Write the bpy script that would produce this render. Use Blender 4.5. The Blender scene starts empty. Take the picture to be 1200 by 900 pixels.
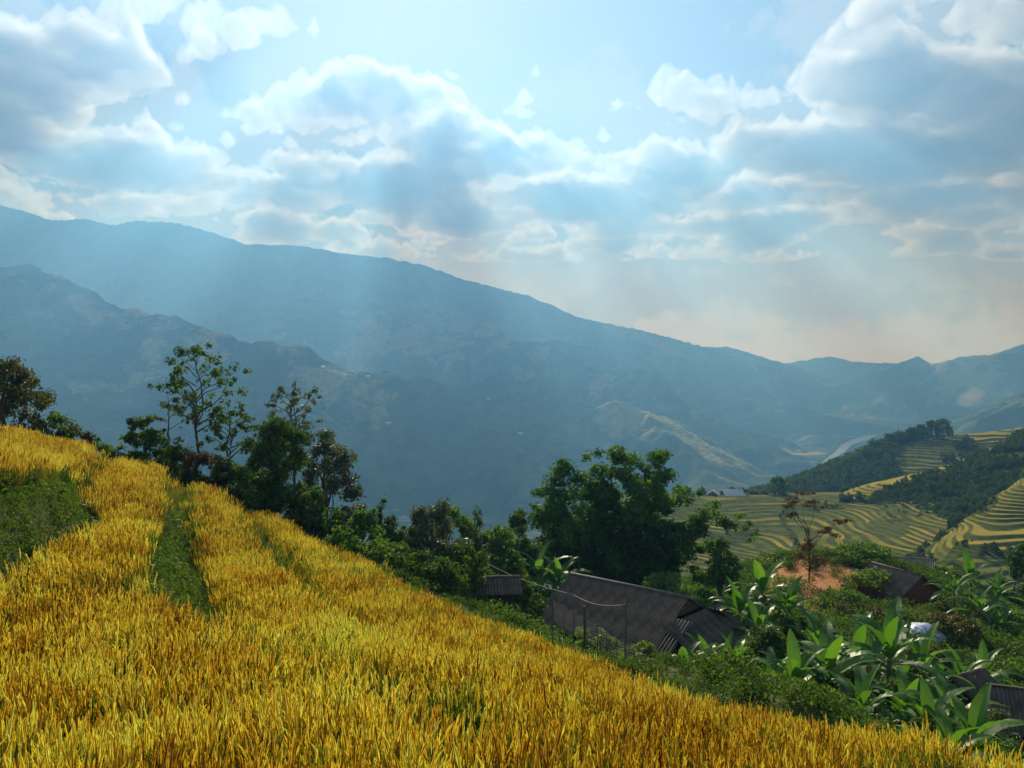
import bpy, math, random
import numpy as np
from mathutils import Vector, Matrix
rnd = random.Random(7)
RG = np.random.default_rng(11)
SC = bpy.context.scene
COL = SC.collection

# ------------------------------------------------------------------ camera
F, HY = 1000.0, 430.0            # focal length and horizon row in photo pixels (1200 x 900)
cam_d = bpy.data.cameras.new('camera')
cam_d.sensor_width = 36.0
cam_d.lens = 36.0 * F / 1200.0
cam_d.shift_y = (HY - 450.0) / 1200.0
cam_d.clip_start = 0.1
cam_d.clip_end = 60000.0
cam = bpy.data.objects.new('camera', cam_d)
cam.rotation_euler = (math.radians(90), 0, 0)
COL.objects.link(cam)
SC.camera = cam

# ------------------------------------------------------------------ sun
SUN_EL, SUN_AZ = 28.5, -7.0      # degrees; azimuth from the view direction (+y), negative = left
el, az = math.radians(SUN_EL), math.radians(SUN_AZ)
sun_dir = Vector((math.sin(az) * math.cos(el), math.cos(az) * math.cos(el), math.sin(el)))
sl = bpy.data.lights.new('sun', 'SUN')
sl.energy = 5.0
sl.angle = math.radians(0.6)
sl.color = (1.0, 0.96, 0.88)
so = bpy.data.objects.new('sun', sl)
so.rotation_euler = sun_dir.to_track_quat('Z', 'Y').to_euler()
COL.objects.link(so)

# ------------------------------------------------------------------ view
SC.view_settings.view_transform = 'Standard'
SC.view_settings.look = 'None'
SC.view_settings.exposure = 0.62
SC.view_settings.gamma = 1.0
SC.render.engine = 'CYCLES'
cy = SC.cycles
cy.max_bounces = 5
cy.diffuse_bounces = 2
cy.glossy_bounces = 1
cy.transmission_bounces = 3
cy.transparent_max_bounces = 16
cy.volume_bounces = 0
cy.use_denoising = True
cy.caustics_reflective = False
cy.caustics_refractive = False

# ------------------------------------------------------------------ node helpers
class NT:
    def __init__(s, tree): s.t = tree
    def n(s, typ, **kw):
        nd = s.t.nodes.new(typ)
        for k, v in kw.items():
            if k == 'ins':
                for kk, vv in v.items():
                    if isinstance(vv, bpy.types.NodeSocket): s.t.links.new(vv, nd.inputs[kk])
                    else: nd.inputs[kk].default_value = vv
            else: setattr(nd, k, v)
        return nd
    def m(s, op, a, b=0.0, c=None, clamp=False):
        ins = {0: a, 1: b}
        if c is not None: ins[2] = c
        return s.n('ShaderNodeMath', operation=op, use_clamp=clamp, ins=ins).outputs[0]
    def v(s, op, a, b=(0, 0, 0), out=0):
        return s.n('ShaderNodeVectorMath', operation=op, ins={0: a, 1: b}).outputs[out]
    def mix(s, f, a, b, blend='MIX'):
        nd = s.n('ShaderNodeMix', data_type='RGBA', blend_type=blend)
        for i, x in ((0, f), (6, a), (7, b)):
            if isinstance(x, bpy.types.NodeSocket): s.t.links.new(x, nd.inputs[i])
            else: nd.inputs[i].default_value = x if i == 0 else (*x[:3], 1)
        return nd.outputs[2]
    def ramp(s, x, lo, hi):
        nd = s.n('ShaderNodeMapRange', interpolation_type='SMOOTHSTEP', ins={0: x, 1: lo, 2: hi, 3: 0.0, 4: 1.0})
        return nd.outputs[0]
    def noise(s, vec, scale, detail=4, rough=0.55, out=0):
        ins = {'Scale': scale, 'Detail': detail, 'Roughness': rough}
        if vec is not None: ins['Vector'] = vec
        return s.n('ShaderNodeTexNoise', ins=ins).outputs[out]

def new_mat(name):
    m = bpy.data.materials.new(name); m.use_nodes = True
    m.node_tree.nodes.clear()
    t = NT(m.node_tree)
    out = t.n('ShaderNodeOutputMaterial')
    return m, t, out

# ------------------------------------------------------------------ world: daylight sky with broken cloud
W = bpy.data.worlds.new('World'); SC.world = W; W.use_nodes = True
W.node_tree.nodes.clear()
w = NT(W.node_tree)
wo = w.n('ShaderNodeOutputWorld')
sky = w.n('ShaderNodeTexSky', sky_type='NISHITA', sun_disc=False, sun_elevation=math.radians(SUN_EL),
          sun_rotation=math.radians(SUN_AZ), altitude=900.0, air_density=1.0, dust_density=0.6, ozone_density=1.0)
tc = w.n('ShaderNodeTexCoord')
sep = w.n('ShaderNodeSeparateXYZ', ins={0: tc.outputs['Generated']})
dx, dy, dz = sep.outputs[0], sep.outputs[1], sep.outputs[2]
hyp = w.m('SQRT', w.m('ADD', w.m('MULTIPLY', dx, dx), w.m('MULTIPLY', dy, dy)))
azn = w.m('ARCTAN2', dx, dy)
eln = w.m('ARCTAN2', dz, hyp)
sph = w.n('ShaderNodeCombineXYZ', ins={0: azn, 1: eln, 2: 0.0}).outputs[0]    # azimuth, elevation in radians
# cloud coordinates: a layer seen from below (stretched towards the horizon)
zc = w.m('ADD', w.m('MAXIMUM', dz, 0.0), 0.16)
cu = w.m('DIVIDE', dx, zc); cv = w.m('DIVIDE', dy, zc)
cvec = w.n('ShaderNodeCombineXYZ', ins={0: cu, 1: cv, 2: 0.0}).outputs[0]
def AE(px, py):
    u, v_ = (px - 600) / F, (HY - py) / F
    return (math.atan(u), math.atan(v_ / math.sqrt(1 + u * u)))
# warp shared by the clouds' edges
wn = w.noise(sph, 9.0, 6, 0.62, out=1)
wn2 = w.v('MULTIPLY', w.v('SUBTRACT', wn, (0.5, 0.5, 0.5)), (0.13, 0.075, 0.0))
sphw = w.v('ADD', sph, wn2)
def blob(px, py, rx, ry, rot=0.0, vec=None):
    a, e = AE(px, py)
    d = w.v('SUBTRACT', vec if vec is not None else sphw, (a, e, 0))
    if rot:
        d = w.n('ShaderNodeVectorRotate', rotation_type='Z_AXIS', ins={0: d, 'Angle': math.radians(rot)}).outputs[0]
    d = w.v('MULTIPLY', d, (F / rx, F / ry, 0))
    l = w.v('LENGTH', d, out=1)
    return w.m('SUBTRACT', 1.0, l, clamp=True)
def total(bl):
    s = None
    for amp, b in bl:
        x = w.m('MULTIPLY', b, amp) if amp != 1 else b
        s = x if s is None else w.m('ADD', s, x)
    return s
#CLOUDS
fine = w.noise(cvec, 2.6, 8, 0.60)
broad = w.noise(cvec, 0.9, 3, 0.5)
fs = w.noise(sph, 26.0, 10, 0.66)
# bright (thin, sunlit) cloud places: px, py, rx, ry, rotation, strength
BR = [(300, 165, 190, 34, -6, 1.0), (235, 155, 50, 36, 0, .6), (150, 130, 75, 38, -15, 1.0), (235, 240, 95, 60, 0, 1.0), (130, 255, 120, 26, 0, .9),
      (60, 8, 150, 36, -8, .9), (215, 60, 24, 90, 14, .8), (345, 60, 130, 46, -38, .9), (470, 65, 150, 44, -16, 1.0), (560, 125, 150, 34, -10, .9),
      (715, 115, 90, 62, -38, 1.1), (810, 160, 130, 30, -5, .9), (900, 200, 170, 60, 10, .9), (1010, 140, 190, 70, 30, .9), (1120, 60, 170, 62, 30, .9),
      (1010, 25, 130, 46, 20, .8), (980, 270, 80, 36, 0, .7), (515, 222, 36, 18, 0, .7), (572, 212, 22, 22, 0, .7), (760, 295, 120, 22, 0, .6),
      (850, 330, 320, 46, 0, .55), (1050, 350, 320, 60, 0, .5), (700, 368, 120, 26, -14, .8)]
br = total([(s, blob(a, b, c * 1.25, d * 1.35, r)) for a, b, c, d, r, s in BR])
# heavy (shaded) cloud places
DK = [(1000, 200, 230, 75, 12, .6), (1070, 100, 160, 70, 30, .6), (120, 190, 330, 120, 0, .9), (430, 250, 330, 90, -8, .9), (60, 90, 220, 90, 0, .5), (800, 240, 190, 55, 0, .8), (1120, 190, 180, 130, 25, .75),
      (1150, 315, 110, 30, 0, .8), (720, 325, 210, 50, -8, .8), (880, 268, 150, 36, 0, .6), (1190, 110, 120, 110, 0, .6)]
dk = total([(s, blob(a, b, c * 1.3, d * 1.4, r)) for a, b, c, d, r, s in DK])
# ragged masks
detail = w.m('ADD', w.m('MULTIPLY', w.m('SUBTRACT', fine, 0.5), 1.0), w.m('MULTIPLY', w.m('SUBTRACT', fs, 0.5), 2.2))
brm = w.ramp(w.m('ADD', br, detail), 0.30, 0.75)
dkm = w.ramp(w.m('ADD', dk, w.m('MULTIPLY', detail, 0.55)), 0.02, 1.0)
thin = w.ramp(w.m('ADD', broad, w.m('MULTIPLY', fine, 0.35)), 0.5, 0.95)
lowp = w.ramp(eln, 0.22, 0.02)
k = 7.0
c = sky.outputs[0]
c = w.mix(1.0, c, (1.0, .95, .92), 'MULTIPLY')
c = w.mix(w.m('MULTIPLY', thin, 0.65), c, (0.80 * k, 0.86 * k, 0.88 * k))
c = w.mix(w.m('MULTIPLY', dkm, 0.80), c, (0.26 * k, 0.40 * k, 0.52 * k))
c = w.mix(w.m('MULTIPLY', lowp, 0.8), c, (2.5 * k, 2.3 * k, 2.4 * k))
c = w.mix(w.m('MULTIPLY', brm, 0.6), c, (1.12 * k, 1.08 * k, 1.07 * k))
bg = w.n('ShaderNodeBackground', ins={0: c, 1: 0.050})
W.node_tree.links.new(bg.outputs[0], wo.inputs[0])

# ------------------------------------------------------------------ numeric helpers
def P(px, py, d): return ((px - 600) / F * d, d, (HY - py) / F * d)
_perm = np.random.default_rng(3).permutation(512)
_perm = np.concatenate([_perm, _perm, _perm])
_ga = np.random.default_rng(4).uniform(0, 2 * math.pi, 512)
_gx, _gy = np.cos(_ga), np.sin(_ga)
def perlin(x, y):
    xi = np.floor(x).astype(int); yi = np.floor(y).astype(int)
    xf, yf = x - xi, y - yi
    xi &= 511; yi &= 511
    u = xf * xf * xf * (xf * (xf * 6 - 15) + 10); v = yf * yf * yf * (yf * (yf * 6 - 15) + 10)
    def g(ix, iy, fx, fy):
        h = _perm[_perm[ix & 511] + (iy & 511)] & 511
        return _gx[h] * fx + _gy[h] * fy
    a = g(xi, yi, xf, yf); b = g(xi + 1, yi, xf - 1, yf)
    c_ = g(xi, yi + 1, xf, yf - 1); d = g(xi + 1, yi + 1, xf - 1, yf - 1)
    return (a + u * (b - a)) * (1 - v) + (c_ + u * (d - c_)) * v
def fbm(x, y, o=4, gain=0.5):
    s = 0; a = 1.0
    for i in range(o):
        s = s + a * perlin(x + 17.3 * i, y - 9.1 * i); x = x * 2.03; y = y * 2.03; a *= gain
    return s
def ridged(x, y, o=4):
    s = 0; a = 1.0
    for i in range(o):
        s = s + a * (1 - 2.2 * np.abs(perlin(x + 31.7 * i, y + 5.3 * i))); x = x * 2.07; y = y * 2.07; a *= 0.5
    return s
def sstep(x, a, b):
    t = np.clip((x - a) / (b - a), 0, 1); return t * t * (3 - 2 * t)
class TPS:
    def __init__(s, pts, lam=1e-3):
        p = np.array(pts, float); s.c = p[:, :2]; s.k = np.abs(s.c).max(); c_ = s.c / s.k
        n = len(p); K = s.U(c_, c_) + lam * np.eye(n)
        A = np.zeros((n + 3, n + 3)); A[:n, :n] = K; A[:n, n] = 1; A[:n, n + 1:] = c_; A[n, :n] = 1; A[n + 1:, :n] = c_.T
        s.w = np.linalg.solve(A, np.concatenate([p[:, 2], np.zeros(3)])); s.c = c_
    def U(s, a, b):
        r2 = ((a[:, None, :] - b[None, :, :]) ** 2).sum(-1); return 0.5 * r2 * np.log(r2 + 1e-12)
    def __call__(s, x, y):
        x = np.asarray(x, float); sh = x.shape
        q = np.stack([x.ravel(), np.asarray(y, float).ravel()], 1) / s.k
        out = np.empty(len(q))
        for i in range(0, len(q), 20000):
            b = q[i:i + 20000]
            out[i:i + 20000] = s.U(b, s.c) @ s.w[:-3] + s.w[-3] + b @ s.w[-2:]
        return out.reshape(sh)
def seg_sd(x, y, poly, vals=None):
    """distance to an open polyline, sign (+ left of its direction), nearest point, interpolated vals"""
    x = np.asarray(x, float); y = np.asarray(y, float)
    best = np.full(x.shape, 1e18); sg = np.ones(x.shape); nx = np.zeros(x.shape); ny = np.zeros(x.shape)
    out = None if vals is None else np.zeros(x.shape)
    for i in range(len(poly) - 1):
        ax, ay = poly[i][:2]; bx, by = poly[i + 1][:2]
        ex, ey = bx - ax, by - ay; L = ex * ex + ey * ey
        t = np.clip(((x - ax) * ex + (y - ay) * ey) / L, 0, 1)
        qx, qy = ax + t * ex, ay + t * ey
        d = (x - qx) ** 2 + (y - qy) ** 2
        m = d < best
        best = np.where(m, d, best); nx = np.where(m, qx, nx); ny = np.where(m, qy, ny)
        sg = np.where(m, np.sign(ex * (y - ay) - ey * (x - ax)), sg)
        if vals is not None: out = np.where(m, vals[i] + t * (vals[i + 1] - vals[i]), out)
    return np.sqrt(best), sg, nx, ny, out
def in_poly(x, y, poly):
    r = np.zeros(np.shape(x), bool); n = len(poly)
    for i in range(n):
        x1, y1 = poly[i]; x2, y2 = poly[(i + 1) % n]
        cnd = ((y1 > y) != (y2 > y)) & (x < (x2 - x1) * (y - y1) / (y2 - y1 + 1e-12) + x1)
        r ^= cnd
    return r

# ------------------------------------------------------------------ object helpers
def mesh_obj(name, verts, faces, mat=None, parent=None, smooth=False, face_attr=None, **props):
    me = bpy.data.meshes.new(name)
    verts = np.asarray(verts, np.float32)
    if isinstance(faces, np.ndarray) and faces.ndim == 2:
        nv, nf, k_ = len(verts), len(faces), faces.shape[1]
        me.vertices.add(nv); me.vertices.foreach_set('co', verts.ravel())
        me.loops.add(nf * k_); me.loops.foreach_set('vertex_index', faces.astype(np.int32).ravel())
        me.polygons.add(nf); me.polygons.foreach_set('loop_start', np.arange(0, nf * k_, k_, dtype=np.int32))
        me.update(calc_edges=True)
    else:
        me.from_pydata([tuple(map(float, v_)) for v_ in verts], [], faces); me.update()
    if smooth: me.polygons.foreach_set('use_smooth', np.ones(len(me.polygons), bool))
    if face_attr:
        for kname, arr in face_attr.items():
            a = me.attributes.new(kname, 'FLOAT', 'FACE' if len(arr) == len(me.polygons) else 'POINT')
            a.data.foreach_set('value', np.asarray(arr, np.float32))
    if mat is not None: me.materials.append(mat)
    return link(name, me, parent, **props)
def link(name, data, parent=None, loc=None, rot=None, **props):
    o = bpy.data.objects.new(name, data); COL.objects.link(o)
    if parent is not None: o.parent = parent
    if loc is not None: o.location = loc
    if rot is not None: o.rotation_euler = rot
    for k_, v_ in props.items(): o[k_] = v_
    return o
def thing(name, label, cat, loc=(0, 0, 0), rz=0.0, group=None):
    o = link(name, None, None, loc, (0, 0, rz), label=label, category=cat)
    if group: o['group'] = group
    return o
class MB:
    def __init__(s): s.v = []; s.f = []
    def add(s, v_, f_):
        b = len(s.v); s.v += [tuple(q) for q in v_]; s.f += [tuple(b + i for i in q) for q in f_]
    def box(s, c_, size, R=None):
        hx, hy, hz = size[0] / 2, size[1] / 2, size[2] / 2
        vs = [Vector((x, y, z)) for x in (-hx, hx) for y in (-hy, hy) for z in (-hz, hz)]
        if R is not None: vs = [R @ q for q in vs]
        s.add([q + Vector(c_) for q in vs], [(0, 1, 3, 2), (4, 6, 7, 5), (0, 4, 5, 1), (2, 3, 7, 6), (0, 2, 6, 4), (1, 5, 7, 3)])
    def tube(s, pts, rad, n=6):
        pts = [Vector(p) for p in pts]; vs = []; fs = []
        for i, p in enumerate(pts):
            t = (pts[min(i + 1, len(pts) - 1)] - pts[max(i - 1, 0)]).normalized()
            a = t.orthogonal().normalized() if abs(t.z) > .95 else t.cross(Vector((0, 0, 1))).normalized()
            b = t.cross(a)
            r = rad[i] if isinstance(rad, (list, tuple)) else rad
            vs += [p + (a * math.cos(2 * math.pi * j / n) + b * math.sin(2 * math.pi * j / n)) * r for j in range(n)]
        for i in range(len(pts) - 1):
            for j in range(n):
                fs.append((i * n + j, i * n + (j + 1) % n, (i + 1) * n + (j + 1) % n, (i + 1) * n + j))
        fs.append(tuple(range(n - 1, -1, -1))); fs.append(tuple((len(pts) - 1) * n + j for j in range(n)))
        s.add(vs, fs)
    def build(s, name, mat, parent=None, smooth=False, **props):
        return mesh_obj(name, s.v, s.f, mat, parent, smooth, **props)
def grid_mesh(name, X, Y, Z, mat, attrs=None, smooth=True, **props):
    nr, nc = X.shape
    v_ = np.stack([X.ravel(), Y.ravel(), Z.ravel()], 1)
    i = np.arange(nr * nc).reshape(nr, nc)
    f_ = np.stack([i[:-1, :-1].ravel(), i[:-1, 1:].ravel(), i[1:, 1:].ravel(), i[1:, :-1].ravel()], 1)
    return mesh_obj(name, v_, f_, mat, None, smooth, {k_: a.ravel() for k_, a in (attrs or {}).items()}, **props)
def scatter(name, pts, rots, scls, sources, idx, **props):
    """one object of uncountable growth: instances of the sources on the given points"""
    me = bpy.data.meshes.new(name); n = len(pts)
    me.vertices.add(n); me.vertices.foreach_set('co', np.asarray(pts, np.float32).ravel())
    a = me.attributes.new('rot', 'FLOAT_VECTOR', 'POINT'); a.data.foreach_set('vector', np.asarray(rots, np.float32).ravel())
    a = me.attributes.new('scl', 'FLOAT', 'POINT'); a.data.foreach_set('value', np.asarray(scls, np.float32))
    a = me.attributes.new('idx', 'INT', 'POINT'); a.data.foreach_set('value', np.asarray(idx, np.int32))
    o = link(name, me, kind='stuff', **props)
    cl = bpy.data.collections.new(name + '_sources')
    for s_ in sources: cl.objects.link(s_)
    g = bpy.data.node_groups.new(name + '_nodes', 'GeometryNodeTree')
    g.interface.new_socket('Geometry', in_out='INPUT', socket_type='NodeSocketGeometry')
    g.interface.new_socket('Geometry', in_out='OUTPUT', socket_type='NodeSocketGeometry')
    gi = g.nodes.new('NodeGroupInput'); go = g.nodes.new('NodeGroupOutput')
    ci = g.nodes.new('GeometryNodeCollectionInfo'); ci.inputs['Collection'].default_value = cl
    ci.inputs['Separate Children'].default_value = True; ci.inputs['Reset Children'].default_value = True
    ip = g.nodes.new('GeometryNodeInstanceOnPoints'); ip.inputs['Pick Instance'].default_value = True
    def attr(nm, dt):
        q = g.nodes.new('GeometryNodeInputNamedAttribute'); q.data_type = dt; q.inputs['Name'].default_value = nm
        return q.outputs['Attribute']
    e2r = g.nodes.new('FunctionNodeEulerToRotation')
    L = g.links.new
    L(gi.outputs[0], ip.inputs['Points']); L(ci.outputs[0], ip.inputs['Instance'])
    L(attr('rot', 'FLOAT_VECTOR'), e2r.inputs[0]); L(e2r.outputs[0], ip.inputs['Rotation'])
    L(attr('scl', 'FLOAT'), ip.inputs['Scale']); L(attr('idx', 'INT'), ip.inputs['Instance Index'])
    L(ip.outputs[0], go.inputs[0])
    md = o.modifiers.new('scatter', 'NODES'); md.node_group = g
    return o
def source(name, v_, f_, mat, attrs=None, mats=None, midx=None):
    o = mesh_obj(name, v_, f_, mat, None, False, attrs)
    COL.objects.unlink(o)
    if mats:
        for m_ in mats: o.data.materials.append(m_)
        o.data.polygons.foreach_set('material_index', np.asarray(midx, np.int32))
    return o

# ------------------------------------------------------------------ materials
def leafy(name, c1, c2, trans=0.45, gloss=0.06, rough=0.45, vary=0.0):
    m_, t, out = new_mat(name)
    tint = t.n('ShaderNodeAttribute', attribute_name='tint').outputs['Fac']
    if vary:
        oi = t.n('ShaderNodeObjectInfo').outputs['Random']
        tint = t.m('ADD', t.m('MULTIPLY', tint, 1 - vary), t.m('MULTIPLY', oi, vary))
    c_ = t.mix(tint, c1, c2)
    tr = t.mix(1.0, c_, (1.25, 1.35, 0.55), 'MULTIPLY')
    a = t.n('ShaderNodeBsdfDiffuse', ins={0: c_})
    b = t.n('ShaderNodeBsdfTranslucent', ins={0: tr})
    s_ = t.n('ShaderNodeMixShader', ins={0: trans, 1: a.outputs[0], 2: b.outputs[0]})
    if gloss:
        g = t.n('ShaderNodeBsdfGlossy', ins={'Roughness': rough, 'Color': (.9, .95, 1, 1)})
        s_ = t.n('ShaderNodeMixShader', ins={0: gloss, 1: s_.outputs[0], 2: g.outputs[0]})
    m_.node_tree.links.new(s_.outputs[0], out.inputs[0])
    return m_
def plain(name, c1, c2, scale=4.0, rough=0.8, bump=0.0, detail=5, spec=0.3, coord='Object'):
    m_, t, out = new_mat(name)
    v_ = t.n('ShaderNodeTexCoord').outputs[coord]
    nz = t.noise(v_, scale, detail, 0.6)
    c_ = t.mix(t.ramp(nz, 0.3, 0.7), c1, c2)
    p = t.n('ShaderNodeBsdfPrincipled', ins={'Base Color': c_, 'Roughness': rough, 'Specular IOR Level': spec})
    if bump:
        b = t.n('ShaderNodeBump', ins={'Strength': bump, 'Height': nz}); m_.node_tree.links.new(b.outputs[0], p.inputs['Normal'])
    m_.node_tree.links.new(p.outputs[0], out.inputs[0])
    return m_
M = {}
M['dark_leaf'] = leafy('dark_leaf', (0.032, 0.070, 0.012), (0.092, 0.165, 0.022), 0.48, 0.012)
M['mid_leaf'] = leafy('mid_leaf', (0.048, 0.105, 0.014), (0.13, 0.225, 0.026), 0.52, 0.015)
M['light_leaf'] = leafy('light_leaf', (0.070, 0.13, 0.018), (0.19, 0.27, 0.038), 0.52, 0.02)
M['olive_leaf'] = leafy('olive_leaf', (0.045, 0.055, 0.014), (0.11, 0.11, 0.028), 0.42, 0.02)
M['grey_leaf'] = leafy('grey_leaf', (0.05, 0.07, 0.03), (0.12, 0.15, 0.07), 0.4, 0.05, 0.45)
M['bamboo_leaf'] = leafy('bamboo_leaf', (0.036, 0.095, 0.013), (0.105, 0.205, 0.022), 0.52, 0.012)
M['rust_leaf'] = leafy('rust_leaf', (0.07, 0.05, 0.02), (0.16, 0.10, 0.035), 0.42, 0.015)
M['banana_leaf'] = leafy('banana_leaf', (0.036, 0.115, 0.015), (0.115, 0.235, 0.030), 0.55, 0.03, 0.38, vary=.6)
M['banana_dry'] = plain('banana_dry', (0.22, 0.15, 0.07), (0.34, 0.26, 0.14), 6)
M['banana_stem'] = plain('banana_stem', (0.10, 0.12, 0.04), (0.20, 0.15, 0.07), 5)
M['bark'] = plain('bark', (0.05, 0.04, 0.03), (0.13, 0.11, 0.085), 9, 0.9, 0.3)
M['grass'] = leafy('grass_blade', (0.04, 0.075, 0.012), (0.12, 0.16, 0.026), 0.45, 0.015, vary=0.5)
M['weed'] = leafy('weed_leaf', (0.036, 0.078, 0.012), (0.11, 0.185, 0.024), 0.5, 0.012, vary=0.5)
M['forest'] = leafy('forest_leaf', (0.034, 0.068, 0.022), (0.11, 0.16, 0.04), 0.35, 0.0, vary=0.6)
M['fibre'] = plain('fibre_cement', (0.080, 0.062, 0.050), (0.175, 0.140, 0.115), 1.4, 0.9, 0.1, 7)
M['fibre_pale'] = plain('fibre_cement_pale', (0.17, 0.15, 0.135), (0.27, 0.245, 0.22), 1.5, 0.9)
M['timber'] = plain('dark_timber', (0.04, 0.028, 0.02), (0.10, 0.065, 0.042), 3, 0.85)
M['red_timber'] = plain('red_timber', (0.10, 0.042, 0.028), (0.17, 0.075, 0.045), 3, 0.85)
M['pole'] = plain('weathered_pole', (0.06, 0.05, 0.04), (0.13, 0.11, 0.09), 8, 0.9)
M['white'] = plain('white_sheet_metal', (0.62, 0.64, 0.66), (0.80, 0.80, 0.80), 0.6, 0.6)
M['grey_wall'] = plain('grey_plaster', (0.20, 0.19, 0.18), (0.32, 0.30, 0.29), 1.2, 0.9)
M['wire'] = plain('wire', (0.10, 0.10, 0.10), (0.14, 0.14, 0.14), 3, 0.6)

# foreground soil: grassy ground, bare orange earth on the knoll, brown paddy floor under the rice
m_, t, out = new_mat('hill_soil')
gp = t.n('ShaderNodeNewGeometry').outputs['Position']
n1 = t.noise(gp, 0.9, 6, 0.6); n2 = t.noise(gp, 0.12, 3)
cg = t.mix(t.ramp(n1, .35, .65), (0.035, 0.055, 0.012), (0.10, 0.115, 0.03))
ce = t.mix(t.ramp(n1, .3, .7), (0.36, 0.15, 0.055), (0.55, 0.27, 0.11))
cp = t.mix(t.ramp(n1, .3, .7), (0.07, 0.055, 0.018), (0.13, 0.095, 0.03))
fe = t.n('ShaderNodeAttribute', attribute_name='earth').outputs['Fac']
fr = t.n('ShaderNodeAttribute', attribute_name='paddy').outputs['Fac']
cc = t.mix(fr, cg, cp); cc = t.mix(t.ramp(t.m('ADD', fe, t.m('MULTIPLY', t.m('SUBTRACT', n1, .5), .9)), .35, .6), cc, ce)
bp = t.n('ShaderNodeBump', ins={'Strength': .6, 'Distance': .3, 'Height': n1})
bs = t.n('ShaderNodeBsdfPrincipled', ins={'Base Color': cc, 'Roughness': .95, 'Specular IOR Level': .1, 'Normal': bp.outputs[0]})
m_.node_tree.links.new(bs.outputs[0], out.inputs[0]); M['soil'] = m_

# terraced hillsides: treads of ripe rice, grassy risers (attributes come from the steps themselves)
m_, t, out = new_mat('terrace')
gp = t.n('ShaderNodeNewGeometry').outputs['Position']
rise = t.n('ShaderNodeAttribute', attribute_name='riser').outputs['Fac']
ripe = t.n('ShaderNodeAttribute', attribute_name='ripe').outputs['Fac']
wild = t.n('ShaderNodeAttribute', attribute_name='wild').outputs['Fac']
n1 = t.noise(gp, 0.35, 5, 0.6); n2 = t.noise(gp, 0.05, 4)
ct = t.mix(ripe, (0.075, 0.105, 0.03), (0.34, 0.28, 0.055))
ct = t.mix(t.m('MULTIPLY', t.ramp(n1, .4, .7), .35), ct, (0.22, 0.20, 0.05))
cr = t.mix(t.ramp(n1, .35, .65), (0.05, 0.07, 0.022), (0.10, 0.105, 0.038))
cw = t.mix(t.ramp(n1, .35, .65), (0.03, 0.048, 0.016), (0.085, 0.10, 0.03))
cc = t.mix(rise, ct, cr); cc = t.mix(wild, cc, cw)
bp = t.n('ShaderNodeBump', ins={'Strength': .5, 'Distance': .6, 'Height': n1})
bs = t.n('ShaderNodeBsdfDiffuse', ins={'Color': cc, 'Normal': bp.outputs[0]})
m_.node_tree.links.new(bs.outputs[0], out.inputs[0]); M['terrace'] = m_

# far mountains: forest with fields and terraces
m_, t, out = new_mat('mountain_cover')
geo = t.n('ShaderNodeNewGeometry'); gp = geo.outputs['Position']
n1 = t.noise(gp, 0.0022, 8, 0.62); n2 = t.noise(gp, 0.012, 6, 0.65); n3 = t.noise(gp, 0.0009, 4, .5); n4 = t.noise(gp, 0.045, 3, .6)
cf = t.mix(t.ramp(n2, .35, .65), (0.014, 0.028, 0.012), (0.060, 0.085, 0.026))
n5 = t.noise(gp, 0.0036, 6, .65)
cf = t.mix(t.m('MULTIPLY', t.ramp(n5, .46, .58), t.ramp(n2, .25, .6)), cf, (0.095, 0.125, 0.045))
cl_ = t.mix(t.ramp(n4, .35, .65), (0.24, 0.26, 0.09), (0.46, 0.36, 0.18))
fld = t.ramp(t.m('ADD', n1, t.m('MULTIPLY', t.m('SUBTRACT', n2, .5), .45)), .54, .62)
zz = t.n('ShaderNodeSeparateXYZ', ins={0: gp}).outputs[2]
fld = t.m('MULTIPLY', fld, t.ramp(zz, 650.0, 250.0))
wav = t.n('ShaderNodeTexWave', wave_type='BANDS', bands_direction='Z', ins={0: gp, 'Scale': .045, 'Distortion': 2.5, 'Detail': 2.0, 'Detail Scale': 1.5}).outputs[1]
cl_ = t.mix(t.m('MULTIPLY', t.ramp(wav, .2, .8), .28), cl_, (0.05, 0.06, 0.02))
cc = t.mix(t.m('MULTIPLY', fld, .85), cf, cl_)
bp = t.n('ShaderNodeBump', ins={'Strength': .9, 'Distance': 14.0, 'Height': t.m('ADD', n2, t.m('MULTIPLY', n4, .4))})
bs = t.n('ShaderNodeBsdfDiffuse', ins={'Color': cc, 'Normal': bp.outputs[0]})
m_.node_tree.links.new(bs.outputs[0], out.inputs[0]); M['mountain'] = m_

# ------------------------------------------------------------------ FOREGROUND HILLSIDE
CAN = 0.85      # rice canopy height
EDGE = [(-60, 40), (-24, 40), (-20, 40), (-16, 40), (-13.2, 40), (-10, 40), (-7.6, 38), (-3.4, 34), (0, 29), (2.5, 25), (4.2, 21), (5.4, 18), (6, 15), (6.25, 12.5), (6.3, 10.5), (6.9, 6), (7.5, 0), (8, -20)]
ctrl = []
for px, py, d in [(0, 500, 40), (100, 527, 40), (200, 556, 40), (270, 584, 40), (350, 610, 40), (400, 634, 38), (500, 680, 34), (600, 715, 29), (700, 750, 25), (800, 785, 21),
                  (900, 815, 18), (1000, 843, 15), (1100, 865, 12.5), (1200, 885, 10.5), (0, 900, 6.5), (0, 665, 15), (0, 560, 23), (600, 900, 7), (1000, 900, 8.5), (300, 750, 13), (500, 800, 11.3),
                  (300, 675, 19), (500, 730, 19.5), (700, 806, 14), (800, 850, 11.3), (150, 700, 15), (60, 760, 11), (200, 630, 25), (300, 620, 30), (420, 680, 25)]:
    x, y, z = P(px, py, d); ctrl.append((x, y, z - CAN + ((.04) + +.46 * max(0, min(1, (px - 850) / 200)) * (.75 if px > 1150 and 0 else 1) if (px, py) in ((900, 815), (1000, 843), (1100, 865), (1200, 885)) else 0)))
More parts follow.
